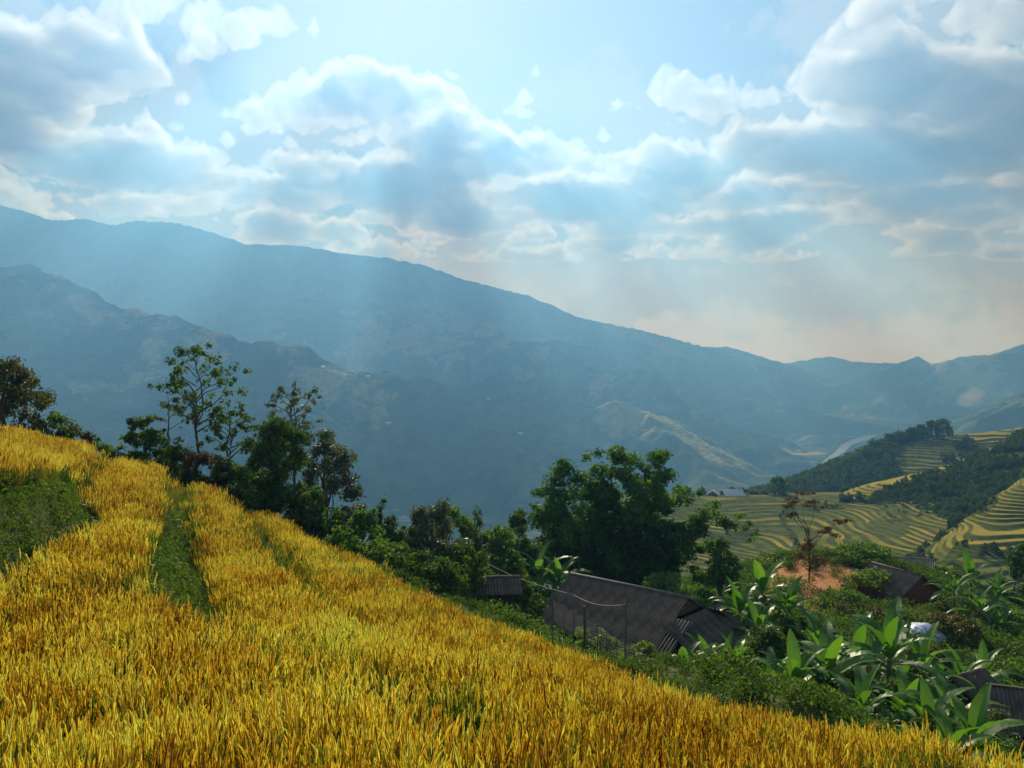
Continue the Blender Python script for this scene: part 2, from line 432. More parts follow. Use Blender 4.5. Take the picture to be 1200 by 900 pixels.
ctrl += [(-45, 40, -3.0), (-30, 20, -2.6), (-20, 8, -2.4), (0, 0, -2.6), (7.5, 0, -4.2), (-10, -15, -2), (8, -20, -4)]
tps_field = TPS(ctrl)
BANKS = [  # plan polyline, step height along it, half-width of the face
    ([(-19.3, 40), (-14.2, 27), (-13.0, 24.5), (-12.1, 22), (-11.7, 19), (-10.4, 15), (-9, 10)], [.3, .4, 1.0, 1.4, 1.45, 1.3, .7], .95),
    ([(-16, 40), (-11.3, 28), (-8.6, 20.5), (-6.9, 16.2), (-5.0, 13.6), (-3.2, 12), (-1.4, 9.6), (0, 7)], [.4, .66, 1.1, 1.0, .45, .4, .35, .3], .75),
    ([(-13.5, 40), (-7.6, 27), (-4.8, 20), (-2.6, 15.5), (-.7, 12.2), (1, 9.8), (2, 6)], [.6, .65, .65, .65, .6, .55, .4], .45),
    ([(-10.6, 40), (-5, 28), (-1.7, 21), (.8, 16), (2.5, 12.5), (3.5, 10), (4, 6)], [.6, .65, .65, .65, .6, .5, .3], .45),
    ([(-7.0, 38), (-3, 30), (.44, 22), (2.7, 17), (4, 13.5), (4.7, 10.5), (5, 6)], [.55, .6, .6, .55, .5, .3, .3], .45)]
bench_pts = [(5, 57, -20.6), (14, 52, -20.8), (-2, 62, -21), (20, 62, -20.5), (30, 85, -22.6), (38, 84, -23.2), (33, 97, -21.6), (22, 98, -25), (45, 95, -22.5), (40, 75, -22.4), (31, 50, -21.6), (24, 40, -20), (17, 38, -18),
             (45, 50, -24), (60, 80, -30), (55, 110, -38), (40, 120, -36), (20, 125, -38), (0, 100, -33), (10, 78, -23), (-10, 70, -25), (-25, 70, -28), (-25, 100, -42), (-50, 80, -34), (-50, 120, -52),
             (0, 140, -55), (40, 150, -58), (75, 140, -58), (15, 25, -16.5), (12, 15, -13), (25, 15, -17), (40, 25, -20), (70, 40, -32), (-80, 60, -20), (-80, 120, -45), (30, 0, -15), (60, 0, -28)]
tps_bench = TPS(bench_pts)
def lip(x, y):
    r = np.full(np.shape(x), 9.0)
    for poly, hs, hw in BANKS[1:]:
        d, sg, _, _, _ = seg_sd(x, y, poly); r = np.minimum(r, np.abs(-sg * d + .5))
    return r
def bank_info(x, y):
    dz = np.zeros(np.shape(x)); ban = np.zeros(np.shape(x)); face = np.zeros(np.shape(x))
    for poly, hs, hw in BANKS:
        d, sg, nx, ny, h = seg_sd(x, y, poly, hs)
        sd = -sg * d                      # + on the uphill (left / near) side
        w_ = hw * np.clip((h / max(hs)) ** 1.5, .3, 1)
        dz = dz + h * (sstep(sd, -w_ * 2, 0.0) - 0.5) * np.exp(-d / 5.0)
        inside = (sd > -2 * w_ + .1) & (sd < .08) & (h > .65)
        soft = (sd > -.85) & (sd < .25) & (h <= .65)
        ban = np.maximum(ban, inside * 1.0); ban = np.maximum(ban, soft * .85)
        face = np.maximum(face, inside * 1.0)
    return dz, ban, face
EDGE_D = [(x, y) for x, y in EDGE]
def ground(x, y, full=False):
    x = np.asarray(x, float); y = np.asarray(y, float)
    d, sg, nx, ny, _ = seg_sd(x, y, EDGE_D)
    sd = sg * d                           # + outside (beyond the edge)
    ins = sd <= 0
    zi = tps_field(np.where(ins, x, nx), np.where(ins, y, ny))
    dz, ban, face = bank_info(np.where(ins, x, nx), np.where(ins, y, ny))
    azd = np.degrees(np.arctan2(nx, np.maximum(ny, .1)))
    soft = sstep(azd, 0, 4) * (1 - sstep(azd, 8, 11))
    s = np.maximum(sd, 0)
    drop = (0.42 - 0.27 * soft) * np.minimum(s, 6) + 0.62 * np.maximum(s - 6, 0)
    zf = zi + dz - drop + 0.05 * fbm(x * .8, y * .8, 3)
    zb = tps_bench(x, y) + 0.35 * fbm(x * .12, y * .12, 4)
    kk = 1.2
    m = np.maximum(zf, zb); z = np.where(ins, zf, m + kk * np.log1p(np.exp(-np.abs(zf - zb) / kk)) * sstep(s, 0, 4))
    if full: return z, sd, ban, face
    return z
def gz(x, y): return float(ground(np.array([x]), np.array([y]))[0])
azs = np.radians(np.concatenate([np.linspace(-85, -36, 40)[:-1], np.linspace(-36, 38, 420), np.linspace(38, 85, 40)[1:]]))
rr = np.concatenate([np.linspace(0.4, 3.0, 8)[:-1], np.geomspace(3.0, 160, 380)])
A, R = np.meshgrid(azs, rr)
X, Y = R * np.sin(A), R * np.cos(A)
Z, SD, BAN, FACE = ground(X, Y, True)
KN = [(24, 84), (26, 96), (33, 97), (38, 90), (40, 80), (41, 72), (36, 70), (34, 78), (31, 79), (28, 70), (24, 72)]
kd = seg_sd(X, Y, KN + [KN[0]])[0]
earth = np.where(in_poly(X, Y, KN), .5 + np.minimum(kd / 3, .5), .5 - np.minimum(kd / 3, .5))
grid_mesh('ground', X, Y, Z, M['soil'], {'earth': earth, 'paddy': ((SD < 0) & (FACE < .5)) * 1.0}, kind='structure')
#GROUND_END

# ------------------------------------------------------------------ MOUNTAINS AND VALLEY
def crest(pts): return [P(*p) for p in pts]
CRESTS = [  # (crest points px, py, distance), slope, roughness
    ([(-500, 215, 6400), (-150, 228, 6200), (0, 240, 6000), (30, 247, 6000), (60, 258, 5950), (100, 256, 5950), (130, 263, 5900), (165, 258, 5900), (210, 261, 5900), (240, 269, 5900), (290, 286, 5950), (350, 287, 6000), (400, 296, 6050),
      (450, 301, 6100), (500, 311, 6200), (540, 326, 6300), (580, 336, 6400), (620, 346, 6500), (650, 358, 6500), (670, 369, 6500), (700, 376, 6550), (750, 386, 6600), (800, 399, 6700), (850, 414, 6750), (900, 429, 6700), (940, 441, 6600), (980, 457, 6400), (1010, 468, 6200)], .80),
    ([(-300, 250, 4300), (-100, 285, 4200), (0, 306, 4100), (60, 322, 4050), (110, 346, 4000), (180, 371, 3950), (240, 386, 3900), (300, 396, 3850), (350, 406, 3750), (400, 421, 3600), (430, 437, 3500), (470, 458, 3400), (520, 480, 3200), (570, 510, 2950), (640, 545, 2700)], .60),
    ([(340, 346, 5400), (400, 352, 5300), (450, 364, 5200), (510, 388, 5000), (573, 388, 4900), (600, 394, 4850), (647, 408, 4700), (683, 421, 4500), (720, 436, 4300), (770, 452, 4100), (820, 478, 3900), (860, 500, 3700)], .60),
    ([(690, 430, 5200), (703, 420, 5150), (733, 414, 5100), (750, 418, 5100), (800, 444, 5000), (826, 452, 4900), (870, 449, 4800), (907, 465, 4700), (936, 467, 4650), (987, 467, 4600), (1017, 478, 4500), (1040, 497, 4300)], .62),
    ([(480, 470, 3900), (530, 458, 3900), (577, 444, 3850), (607, 438, 3800), (633, 448, 3750), (687, 474, 3600), (720, 500, 3400), (760, 525, 3150)], .60),
    ([(560, 395, 5600), (620, 400, 5400), (690, 405, 5600)], .58),
    ([(380, 470, 2900), (430, 478, 2850), (470, 490, 2800), (540, 505, 2700), (590, 520, 2600), (650, 545, 2500), (720, 560, 2400)], .58),
    ([(300, 500, 2300), (380, 515, 2250), (440, 530, 2200), (520, 545, 2150), (600, 562, 2100)], .55),
    ([(700, 470, 3500), (760, 478, 3450), (800, 490, 3300), (840, 505, 3100), (870, 525, 2900)], .60),
    ([(790, 545, 2850), (841, 522, 2850), (881, 512, 2800), (918, 514, 2750), (943, 526, 2650), (963, 541, 2500)], .5),
    ([(620, 530, 2500), (700, 525, 2600), (760, 540, 2500), (800, 560, 2300)], .58),
    ([(-200, 390, 2700), (0, 400, 2600), (80, 420, 2550), (150, 445, 2500), (210, 470, 2450), (280, 480, 2400), (330, 505, 2350)], .60),
    ([(965, 470, 6200), (980, 453, 6200), (1017, 440, 6100), (1053, 425, 6000), (1075, 417, 5950), (1092, 426, 5900), (1112, 422, 5800), (1200, 411, 5700), (1350, 400, 5500)], .58),
    ([(760, 410, 7700), (820, 406, 7600), (852, 406, 7600), (885, 415, 7550), (907, 422, 7500), (932, 428, 7400), (965, 442, 7300)], .5),
    ([(880, 430, 8900), (929, 424, 8900), (969, 417, 8900), (995, 420, 8900), (1046, 411, 8900), (1064, 419, 8900), (1090, 414, 8900), (1200, 395, 8900), (1350, 375, 8900)], .45),
    ([(1070, 432, 7100), (1097, 426, 7100), (1127, 417, 7100), (1163, 415, 7100), (1200, 402, 7100), (1350, 390, 7100)], .5),
    ([(1090, 500, 2500), (1138, 488, 2450), (1149, 475, 2400), (1200, 458, 2400), (1300, 430, 2400), (1450, 380, 2400)], .62),
    ([(1120, 470, 4000), (1160, 455, 3900), (1230, 440, 3800), (1350, 420, 3700)], .58)]
azs = np.radians(np.concatenate([np.linspace(-60, -33, 60)[:-1], np.linspace(-33, 33, 760), np.linspace(33, 60, 60)[1:]]))
rr = np.concatenate([np.geomspace(120, 1500, 70)[:-1], np.geomspace(1500, 7200, 440)[:-1], np.geomspace(7200, 9500, 50)])
A, R = np.meshgrid(azs, rr)
X, Y = R * np.sin(A), R * np.cos(A)
FLOOR = -330.0
base = np.maximum(FLOOR, -62 - (R - 120) * 0.19) + 8 * fbm(X / 260, Y / 260, 3)
wx = X + 260 * fbm(X / 900, Y / 900, 4); wy = Y + 260 * fbm(X / 900 + 50, Y / 900, 4)
Z = base.copy()
rg = ridged(X / 620, Y / 620, 5); rg2 = ridged(X / 260 + 7, Y / 260, 4)
for pts, sl_ in CRESTS:
    c3 = crest([(a_, b_, d_ * (.72 if 2950 < pts[0][2] < 4600 else .90 if 4600 < pts[0][2] < 5700 else 1)) for a_, b_, d_ in pts])
    d0, _, _, _, h = seg_sd(X, Y, c3, [p[2] for p in c3])
    # spurs and gullies run down from the crest
    mod = np.clip(1 + 0.55 * sstep(d0, 30, 700) * fbm(wx / 420, wy / 420, 4), .78, 1.7)
    hh = np.maximum(h - FLOOR, 1)
    prof = h - sl_ * np.minimum(d0, 1e9) * mod - np.minimum(hh, 900) * (0.11 * np.clip(1.7 - rg, 0, 3) * sstep(d0, 40, 500) + .035 * np.clip(1.6 - rg2, 0, 3) * sstep(d0, 20, 200))
    kk = 14.0
    m = np.maximum(Z, prof); Z = m + kk * np.log1p(np.exp(-np.abs(Z - prof) / kk)) * sstep(d0, 0, 250) * .8
RV = [P(930, 572, 2050), P(952, 556, 2300), P(968, 542, 2500), P(985, 530, 2900), P(992, 522, 3250), P(1008, 516, 3550), P(1024, 510, 4000)]
rd, _, _, _, rz = seg_sd(X, Y, RV, [p[2] for p in RV])
Z = Z + 110 * np.maximum(fbm(X / 420 + 3, Y / 420, 4), -.15) * sstep(R, 1700, 2400) * (1 - sstep(R, 4600, 5400))
Z = np.minimum(Z, rz + .5 * np.maximum(rd - 130, 0))
Z = Z + (rd > 150) * sstep(Z, FLOOR + 20, FLOOR + 120) * (9.0 * fbm(X / 80, Y / 80, 3) + 1.0 * RG.normal(size=X.shape)) * sstep(R, 900, 2000)
grid_mesh('mountains', X, Y, Z, M['mountain'], smooth=True, kind='structure')
MX, MY, MZ = X, Y, Z
def far_z(x, y):
    i = np.argmin((MX - x) ** 2 + (MY - y) ** 2); return float(MZ.ravel()[i])
# river on the valley floor
rv = RV
#RIVER
m_, t, out = new_mat('river_water')
gp = t.n('ShaderNodeNewGeometry').outputs['Position']
cc = t.mix(t.ramp(t.noise(gp, .02, 4), .4, .6), (0.20, 0.21, 0.20), (0.13, 0.16, 0.17))
bs = t.n('ShaderNodeBsdfPrincipled', ins={'Base Color': cc, 'Roughness': .35})
m_.node_tree.links.new(bs.outputs[0], out.inputs[0])
v_, f_ = [], []
hw = [6, 7, 9, 16, 20, 34, 24]
for i, p in enumerate(rv):
    for s in (-1, -.3, .3, 1):
        x = p[0] + s * hw[i]; v_.append((x, p[1], 0))
for i in range(len(rv) - 1):
    for j in range(3): f_.append((i * 4 + j, i * 4 + j + 1, i * 4 + j + 5, i * 4 + j + 4))
v_ = [(x, y, RV[i // 4][2] + 3.0) for i, (x, y, _) in enumerate(v_)]
mesh_obj('river', v_, f_, m_, kind='structure')
#MOUNT_END

# ------------------------------------------------------------------ TERRACED HILLS
def terr_hill(name, ctrl, pxr, dr, nr, nc, step, wildf=None, ripef=None, warp=1.2, noise=0.0, tread=.70):
    t_ = TPS([P(*c_) for c_ in ctrl], 1e-4)
    a = np.linspace(math.atan((pxr[0] - 600) / F), math.atan((pxr[1] - 600) / F), nc)
    dd = np.geomspace(dr[0], dr[1], nr)
    A_, D = np.meshgrid(a, dd)
    X_, Y_ = np.tan(A_) * D, D
    Z0 = t_(X_, Y_) + noise * fbm(X_ / 40, Y_ / 40, 3)
    px = 600 + F * X_ / Y_; py = HY - F * Z0 / Y_
    wild = np.zeros(X_.shape) if wildf is None else wildf(px, py, X_, Y_)
    q = (Z0 + warp * step * fbm(X_ / 40, Y_ / 40, 2)) / step
    fl = np.floor(q); fr = q - fl
    zt = step * (fl + sstep(fr, tread, 1.0)) - (q * step - Z0)
    Z_ = np.where(wild > .5, Z0, zt)
    riser = sstep(fr, tread - .06, tread + .02)
    h1 = np.sin(fl * 12.9898) * 43758.5453; h1 = h1 - np.floor(h1)
    ripe = .55 + .5 * (h1 - .5) + .7 * fbm(X_ / 30 + fl * 3.1, Y_ / 30, 3) if ripef is None else ripef(px, py, h1, X_, Y_, fl)
    grid_mesh(name, X_, Y_, Z_, M['terrace'], {'riser': riser, 'ripe': np.clip(ripe, 0, 1), 'wild': wild}, smooth=False, kind='structure')
    return t_
def wildA(px, py, X_, Y_):
    g = (fbm(X_ / 45 + 9, Y_ / 45, 3) > .42) * 1.0
    green = (np.hypot((px - 1042) / 26, (py - 618) / 20) < 1) * 0
    path = (np.abs(px - (925 + 8 * np.sin(py / 9)) ) < 4) & (py > 585)
    return np.maximum(np.maximum(g * (py < 640), green), path * 1.0) + 0.0
def ripeA(px, py, h1, X_, Y_, fl):
    b = .0 + .28 * sstep(py, 595, 615) + .30 * sstep(px, 900, 1000) + .6 * (h1 - .5) + .8 * fbm(X_ / 28 + fl * 3.1, Y_ / 28, 3)
    b = np.where((np.hypot((px - 1040) / 24, (py - 618) / 13) + .5 * fbm(X_ / 12, Y_ / 12, 3) < 1), 0.02, b)
    return b
hillA = terr_hill('terraced_hill', [(700, 700, 270), (700, 600, 380), (700, 578, 430), (790, 690, 275), (790, 640, 325), (790, 592, 390), (800, 579, 430), (800, 585, 520), (880, 680, 280), (880, 630, 335), (900, 580, 425), (900, 587, 520),
         (960, 650, 300), (960, 605, 370), (1000, 577, 430), (1000, 582, 520), (1060, 660, 285), (1060, 620, 330), (1080, 590, 380), (1100, 580, 430), (1100, 590, 520), (800, 730, 235), (960, 720, 235), (1080, 700, 245)], (690, 1110), (225, 540), 800, 300, .36, wildA, ripeA, warp=1.6, tread=.52)
def wildB(px, py, X_, Y_):
    bnd = np.interp(px, [1040, 1075, 1130, 1165, 1180, 1240], [700, 652, 604, 590, 545, 500])
    lo = np.interp(px, [1040, 1100, 1125, 1150, 1200, 1260], [660, 655, 637, 640, 642, 650])
    g = ((py < bnd + 4) | ((py > lo + 4 * np.sin(px / 6)) & (py < lo + 14)) | ((fbm(X_ / 30, Y_ / 30, 3) > .55))) * 1.0
    return np.where((px > 1172) & (px < 1300) & (py < 560), (fbm(X_ / 25, Y_ / 25, 2) > .3) * 1.0, g)
def ripeB(px, py, h1, X_, Y_, fl):
    return .62 + .4 * (h1 - .5) + .6 * fbm(X_ / 25 + fl * 1.7, Y_ / 25, 3) - .45 * sstep(py, 640, 655)
hillB = terr_hill('terraced_spur', [(1040, 720, 215), (1060, 675, 250), (1075, 655, 262), (1100, 633, 280), (1135, 605, 300), (1165, 580, 320), (1200, 558, 340), (1260, 520, 370), (1350, 470, 420), (1090, 690, 225), (1140, 665, 240), (1200, 650, 255), (1200, 610, 290), (1270, 640, 265), (1270, 570, 320), (1350, 560, 330),
         (1120, 720, 205), (1220, 720, 210), (1320, 700, 220), (1040, 690, 300), (1090, 680, 340), (1140, 640, 370), (1200, 600, 410), (1300, 540, 460), (1000, 730, 260)], (1000, 1380), (195, 440), 520, 300, .85, wildB, ripeB, warp=1.0, tread=.56)
def wildC(px, py, X_, Y_):
    cr_ = np.interp(px, [990, 1010, 1050, 1110, 1175, 1200], [575, 572, 561, 546, 519, 506])
    th = np.interp(px, [990, 1015, 1060, 1110, 1180, 1220], [9, 14, 9, 6, 3, 0])
    return (py > cr_ + th) * 1.0
hillC = terr_hill('wooded_hill', [(960, 590, 400), (1000, 572, 425), (1050, 560, 445), (1110, 545, 465), (1175, 518, 490), (1205, 503, 510), (1300, 450, 580), (1020, 600, 385), (1080, 590, 390), (1150, 560, 410), (1200, 540, 420), (1020, 640, 330), (1060, 645, 325), (1100, 630, 335), (1150, 600, 350), (1200, 590, 350), (1300, 560, 370), (960, 625, 350),
         (960, 620, 560), (1050, 600, 560), (1110, 590, 580), (1200, 560, 600), (1300, 510, 680), (900, 640, 420)], (930, 1400), (310, 640), 260, 220, .9, wildC, lambda px, py, h1, X_, Y_, fl: .85 + .4 * (h1 - .5), noise=.8)
def wildD(px, py, X_, Y_):
    l = np.interp(py, [495, 510, 522, 530, 545, 560, 580], [1140, 1100, 1052, 1050, 1046, 1055, 1100])
    g = (px < l) | (np.hypot((px - 1135) / 18, (py - 524) / 4) < 1) | (np.hypot((px - 1118) / 14, (py - 541) / 3) < 1)
    return g * 1.0
def ripeD(px, py, h1, X_, Y_, fl): return .30 + .4 * (py < 518) + .3 * (h1 - .5) + .5 * fbm(X_ / 40, Y_ / 40, 3)
hillD = terr_hill('far_terraced_hill', [(860, 590, 560), (920, 575, 590), (975, 552, 620), (1010, 536, 640), (1050, 519, 660), (1100, 511, 680), (1150, 507, 700), (1195, 502, 720), (1280, 480, 760), (900, 620, 500), (1000, 590, 540), (1060, 565, 560), (1100, 545, 590), (1150, 530, 610), (1200, 520, 630), (1100, 585, 520), (1200, 560, 550), (1300, 530, 600),
         (860, 640, 740), (950, 620, 800), (1050, 580, 840), (1150, 560, 860), (1280, 530, 900), (860, 640, 500)], (840, 1350), (490, 900), 330, 260, 1.5, wildD, ripeD, noise=1.0, tread=.55)
#HILLS_END

# ------------------------------------------------------------------ RICE
def strips(paths, widths, side):
    """paths (n,k,3), widths (n,k), side (n,3) -> verts, quads"""
    n, k_, _ = paths.shape
    l = paths - side[:, None, :] * widths[..., None] / 2; r = paths + side[:, None, :] * widths[..., None] / 2
    v_ = np.stack([l, r], 2).reshape(-1, 3)
    b = (np.arange(n)[:, None] * k_ + np.arange(k_ - 1)[None, :]).ravel() * 2
    return v_, np.stack([b, b + 1, b + 3, b + 2], 1)
def rice_clump(seed, nb=10, npn=13):
    g = np.random.default_rng(seed)
    V, Fc, T, MI = [], [], [], []
    def put(v_, f_, tint, mi):
        b = sum(len(q) for q in V); V.append(v_); Fc.append(f_ + b); T.append(tint); MI.append(np.full(len(f_), mi))
    tt = np.linspace(0, 1, 4)
    a = g.uniform(0, 2 * math.pi, nb); ln = g.uniform(.45, .8, nb); out = g.uniform(.08, .38, nb)
    d = np.stack([np.cos(a), np.sin(a), 0 * a], 1)
    base = np.stack([g.normal(0, .03, nb), g.normal(0, .03, nb), 0 * a], 1)
    pth = base[:, None, :] + d[:, None, :] * (out[:, None] * tt ** 2)[..., None] + np.array([0, 0, 1.]) * (ln[:, None] * (tt - .22 * tt ** 3))[..., None]
    wd = .014 * np.array([.8, 1, .8, .08])[None, :] * g.uniform(.8, 1.3, nb)[:, None]
    sd = np.stack([-np.sin(a), np.cos(a), 0 * a], 1)
    v_, f_ = strips(pth, wd, sd); put(v_, f_, np.repeat(g.uniform(0, 1, nb), 3), 0)
    a = g.uniform(0, 2 * math.pi, npn); d = np.stack([np.cos(a), np.sin(a), 0 * a], 1)
    h0 = g.uniform(.48, .72, npn); lean = g.uniform(.02, .14, npn); hl = g.uniform(.15, .25, npn); droop = g.uniform(.0, .08, npn)
    base = np.stack([g.normal(0, .06, npn), g.normal(0, .06, npn), h0], 1) + d * lean[:, None]
    tt = np.linspace(0, 1, 5)
    pth = base[:, None, :] + d[:, None, :] * (droop[:, None] * tt ** 1.5)[..., None] + np.array([0, 0, 1.]) * (hl[:, None] * (tt - 2.2 * droop[:, None] * tt ** 2.4))[..., None]
    prof = np.array([.25, .9, 1., .75, .1])
    tint = np.repeat(g.uniform(0, 1, npn), 4)
    for ph in (0, 1.2, 2.2):
        sd = np.stack([np.cos(a + ph), np.sin(a + ph), 0 * a], 1)
        wd = .0165 * prof[None, :] * g.uniform(.8, 1.25, npn)[:, None]
        v_, f_ = strips(pth + g.normal(0, .003, pth.shape), wd, sd); put(v_, f_, tint, 1)
    tt = np.linspace(0, 1, 2)
    pth = np.stack([base * np.array([.4, .4, 0]), base], 1)
    v_, f_ = strips(pth, np.full((npn, 2), .006), np.stack([np.sin(a), -np.cos(a), 0 * a], 1)); put(v_, f_, g.uniform(0, 1, npn), 0)
    return np.concatenate(V), np.concatenate(Fc), np.concatenate(T), np.concatenate(MI)
def rice_mat(name, stops, trans, gl):
    m_, t, out = new_mat(name)
    tint = t.n('ShaderNodeAttribute', attribute_name='tint').outputs['Fac']
    oi = t.n('ShaderNodeObjectInfo')
    big = t.noise(oi.outputs['Location'], 0.22, 3, .6); mid_ = t.noise(oi.outputs['Location'], 0.9, 2, .6)
    f_ = t.m('ADD', t.m('ADD', t.m('MULTIPLY', tint, .7), t.m('MULTIPLY', oi.outputs['Random'], .2)), t.m('MULTIPLY', t.m('SUBTRACT', t.m('ADD', big, mid_), .97), 1.7), clamp=True)
    cr_ = t.n('ShaderNodeValToRGB', ins={0: f_})
    e = cr_.color_ramp.elements
    while len(e) < len(stops): e.new(.5)
    for q, (pos, col) in zip(e, stops): q.position = pos; q.color = (*col, 1)
    c_ = cr_.outputs[0]
    a = t.n('ShaderNodeBsdfDiffuse', ins={0: c_}); b = t.n('ShaderNodeBsdfTranslucent', ins={0: t.mix(1.0, c_, (1.2, 1.15, .7), 'MULTIPLY')})
    s_ = t.n('ShaderNodeMixShader', ins={0: trans, 1: a.outputs[0], 2: b.outputs[0]})
    g = t.n('ShaderNodeBsdfGlossy', ins={'Roughness': .5})
    s_ = t.n('ShaderNodeMixShader', ins={0: gl, 1: s_.outputs[0], 2: g.outputs[0]})
    m_.node_tree.links.new(s_.outputs[0], out.inputs[0]); return m_
M['rice_leaf'] = rice_mat('rice_leaf', [(0, (0.20, 0.13, 0.014)), (.35, (0.18, 0.17, 0.018)), (.6, (0.11, 0.16, 0.018)), (1, (0.05, 0.12, 0.012))], .5, .04)
M['rice_ear'] = rice_mat('rice_ear', [(0, (0.25, 0.11, 0.008)), (.3, (0.47, 0.29, 0.018)), (.6, (0.68, 0.54, 0.055)), (1, (0.66, 0.66, 0.12))], .5, .04)
srcs = []
for s in range(6):
    v_, f_, tn, mi = rice_clump(40 + s)
    srcs.append(source('rice_plant', v_, f_, None, {'tint': tn}, [M['rice_leaf'], M['rice_ear']], mi))
GREEN = [rice_mat('green_rice_leaf', [(0, (0.10, 0.13, 0.012)), (.5, (0.055, 0.11, 0.012)), (1, (0.03, 0.08, 0.01))], .45, .02), rice_mat('green_rice_ear', [(0, (0.30, 0.24, 0.02)), (.5, (0.24, 0.30, 0.03)), (1, (0.14, 0.24, 0.025))], .5, .02)]
for s in range(3):
    v_, f_, tn, mi = rice_clump(60 + s, 16, 6)
    srcs.append(source('unripe_rice_plant', v_, f_, None, {'tint': tn}, GREEN, mi))
def field_points(spacing, x0, x1, y0, y1):
    gx, gy = np.meshgrid(np.arange(x0, x1, spacing), np.arange(y0, y1, spacing))
    gx = gx.ravel() + RG.normal(0, spacing * .33, gx.size); gy = gy.ravel() + RG.normal(0, spacing * .33, gy.size)
    return gx, gy
gx, gy = field_points(.205, -34, 9, 3.2, 44)
k_ = (np.abs(gx) < gy * .70 + 1.5)
gx, gy = gx[k_], gy[k_]
z, sd, ban, face = ground(gx, gy, True)
keep = (sd < -.05) & (RG.uniform(0, 1, len(gx)) > ban) & ~((gy < 8.2) & (gx < -4.6 + .35 * np.sin(gy * 5)) & (gx + 8.2 < 9.2 - gy * .72))
keep &= (fbm(gx / 1.1, gy / 1.1, 2) > -.62)
gx, gy, z = gx[keep], gy[keep], z[keep]
n = len(gx)
rots = np.stack([RG.normal(0, .10, n) - .03, RG.normal(0, .10, n) + .05, RG.uniform(0, 6.28, n)], 1)
scl = RG.normal(1.0, .09, n) * (1 + .10 * fbm(gx / 2.2, gy / 2.2, 2)) * (.94 + .06 * sstep(-sd[keep], 0, 1.5))
lp = lip(gx, gy); pg = np.clip(.85 * (1 - lp / (.5 + .035 * gy)), 0, 1) + .10 + .35 * np.clip(fbm(gx / 3.1 + 5, gy / 4.5, 3) - .12, 0, 1)
green = RG.uniform(0, 1, n) < pg; scl = scl * np.where(green, .90, 1)
scatter('rice', np.stack([gx, gy, z - .02], 1), rots, scl, srcs, np.where(green, RG.integers(6, 9, n), RG.integers(0, 6, n)), label='ripe golden rice standing on the terraces of the near hillside', category='rice')
print('rice', n)
#RICE_END

# ------------------------------------------------------------------ GRASS AND UNDERGROWTH
def tuft(seed, nb, h, w_, spread):
    g = np.random.default_rng(seed); tt = np.linspace(0, 1, 4)
    a = g.uniform(0, 6.28, nb); ln = g.uniform(.5, 1, nb) * h; ou = g.uniform(.2, .8, nb) * h * .6
    d = np.stack([np.cos(a), np.sin(a), 0 * a], 1)
    base = np.stack([g.normal(0, spread, nb), g.normal(0, spread, nb), 0 * a], 1)
    pth = base[:, None, :] + d[:, None, :] * (ou[:, None] * tt ** 2)[..., None] + np.array([0, 0, 1.]) * (ln[:, None] * (tt - .25 * tt ** 3))[..., None]
    wd = w_ * np.array([.8, 1, .75, .08])[None, :] * g.uniform(.7, 1.3, nb)[:, None]
    v_, f_ = strips(pth, wd, np.stack([-np.sin(a), np.cos(a), 0 * a], 1))
    return v_, f_, np.repeat(g.uniform(0, 1, nb), 3)
def leaves(C, Nn, size, g, aspect=1.9):
    """diamond leaves folded along the midrib at centres C, facing Nn"""
    n = len(C)
    Nn = Nn / (np.linalg.norm(Nn, axis=1, keepdims=True) + 1e-9)
    r = g.normal(size=(n, 3)); a = np.cross(Nn, r); a /= np.linalg.norm(a, axis=1, keepdims=True) + 1e-9
    b = np.cross(Nn, a)
    s_ = (size * g.uniform(.6, 1.35, n))[:, None]
    v_ = np.stack([C - a * s_, C + b * s_ / aspect + Nn * s_ * .15, C + a * s_, C - b * s_ / aspect + Nn * s_ * .15], 1).reshape(-1, 3)
    i = np.arange(n) * 4
    return v_, np.stack([i, i + 1, i + 2, i + 3], 1)
def weed(seed, n, rad, h, size):
    g = np.random.default_rng(seed)
    C = np.stack([g.normal(0, rad * .5, n), g.normal(0, rad * .5, n), g.uniform(.05, 1, n) ** .8 * h], 1)
    v_, f_ = leaves(C, g.normal(size=(n, 3)) + np.array([0, 0, .8]), size, g)
    return v_, f_, g.uniform(0, 1, n)
gs = [source('grass_tuft', *tuft(70 + i, 26, .34, .009, .07)[:2], M['grass'], {'tint': tuft(70 + i, 26, .34, .009, .07)[2]}) for i in range(3)]
ws = []
for i in range(3):
    v_, f_, tn = weed(80 + i, *[(90, .22, .36, .034), (60, .2, .3, .045), (16, .2, .5, .085)][i]); ws.append(source('weed_tuft', v_, f_, M['weed'], {'tint': tn}))
gx, gy = field_points(.13, -30, 9, 4, 45)
k_ = (np.abs(gx) < gy * .70 + 1.5); gx, gy = gx[k_], gy[k_]
z, sd, ban, face = ground(gx, gy, True)
corner = (gy < 8.2) & (gx < -4.4) & (gx + 8.2 < 9.4 - gy * .72)
keep = ((sd < .6) & ((face > .5) | corner | ((ban > .5) & (RG.uniform(0, 1, len(gx)) < .5)))) | ((sd > 0) & (sd < 1.4))
gx, gy, z = gx[keep], gy[keep], z[keep]; n = len(gx)
idx = np.where(RG.uniform(0, 1, n) < .6, RG.integers(0, 3, n), np.where(RG.uniform(0, 1, n) < .15, 5, RG.integers(3, 5, n)))
scatter('bank_grass', np.stack([gx, gy, z - .02], 1), np.stack([RG.normal(0, .2, n), RG.normal(0, .2, n), RG.uniform(0, 6.28, n)], 1), RG.uniform(.3, .85, n) * np.where(RG.uniform(0, 1, n) < .07, 1.6, 1.0), gs + ws, idx, label='green grass and weeds on the banks between the rice terraces', category='grass')
print('bank grass', n)
us = []
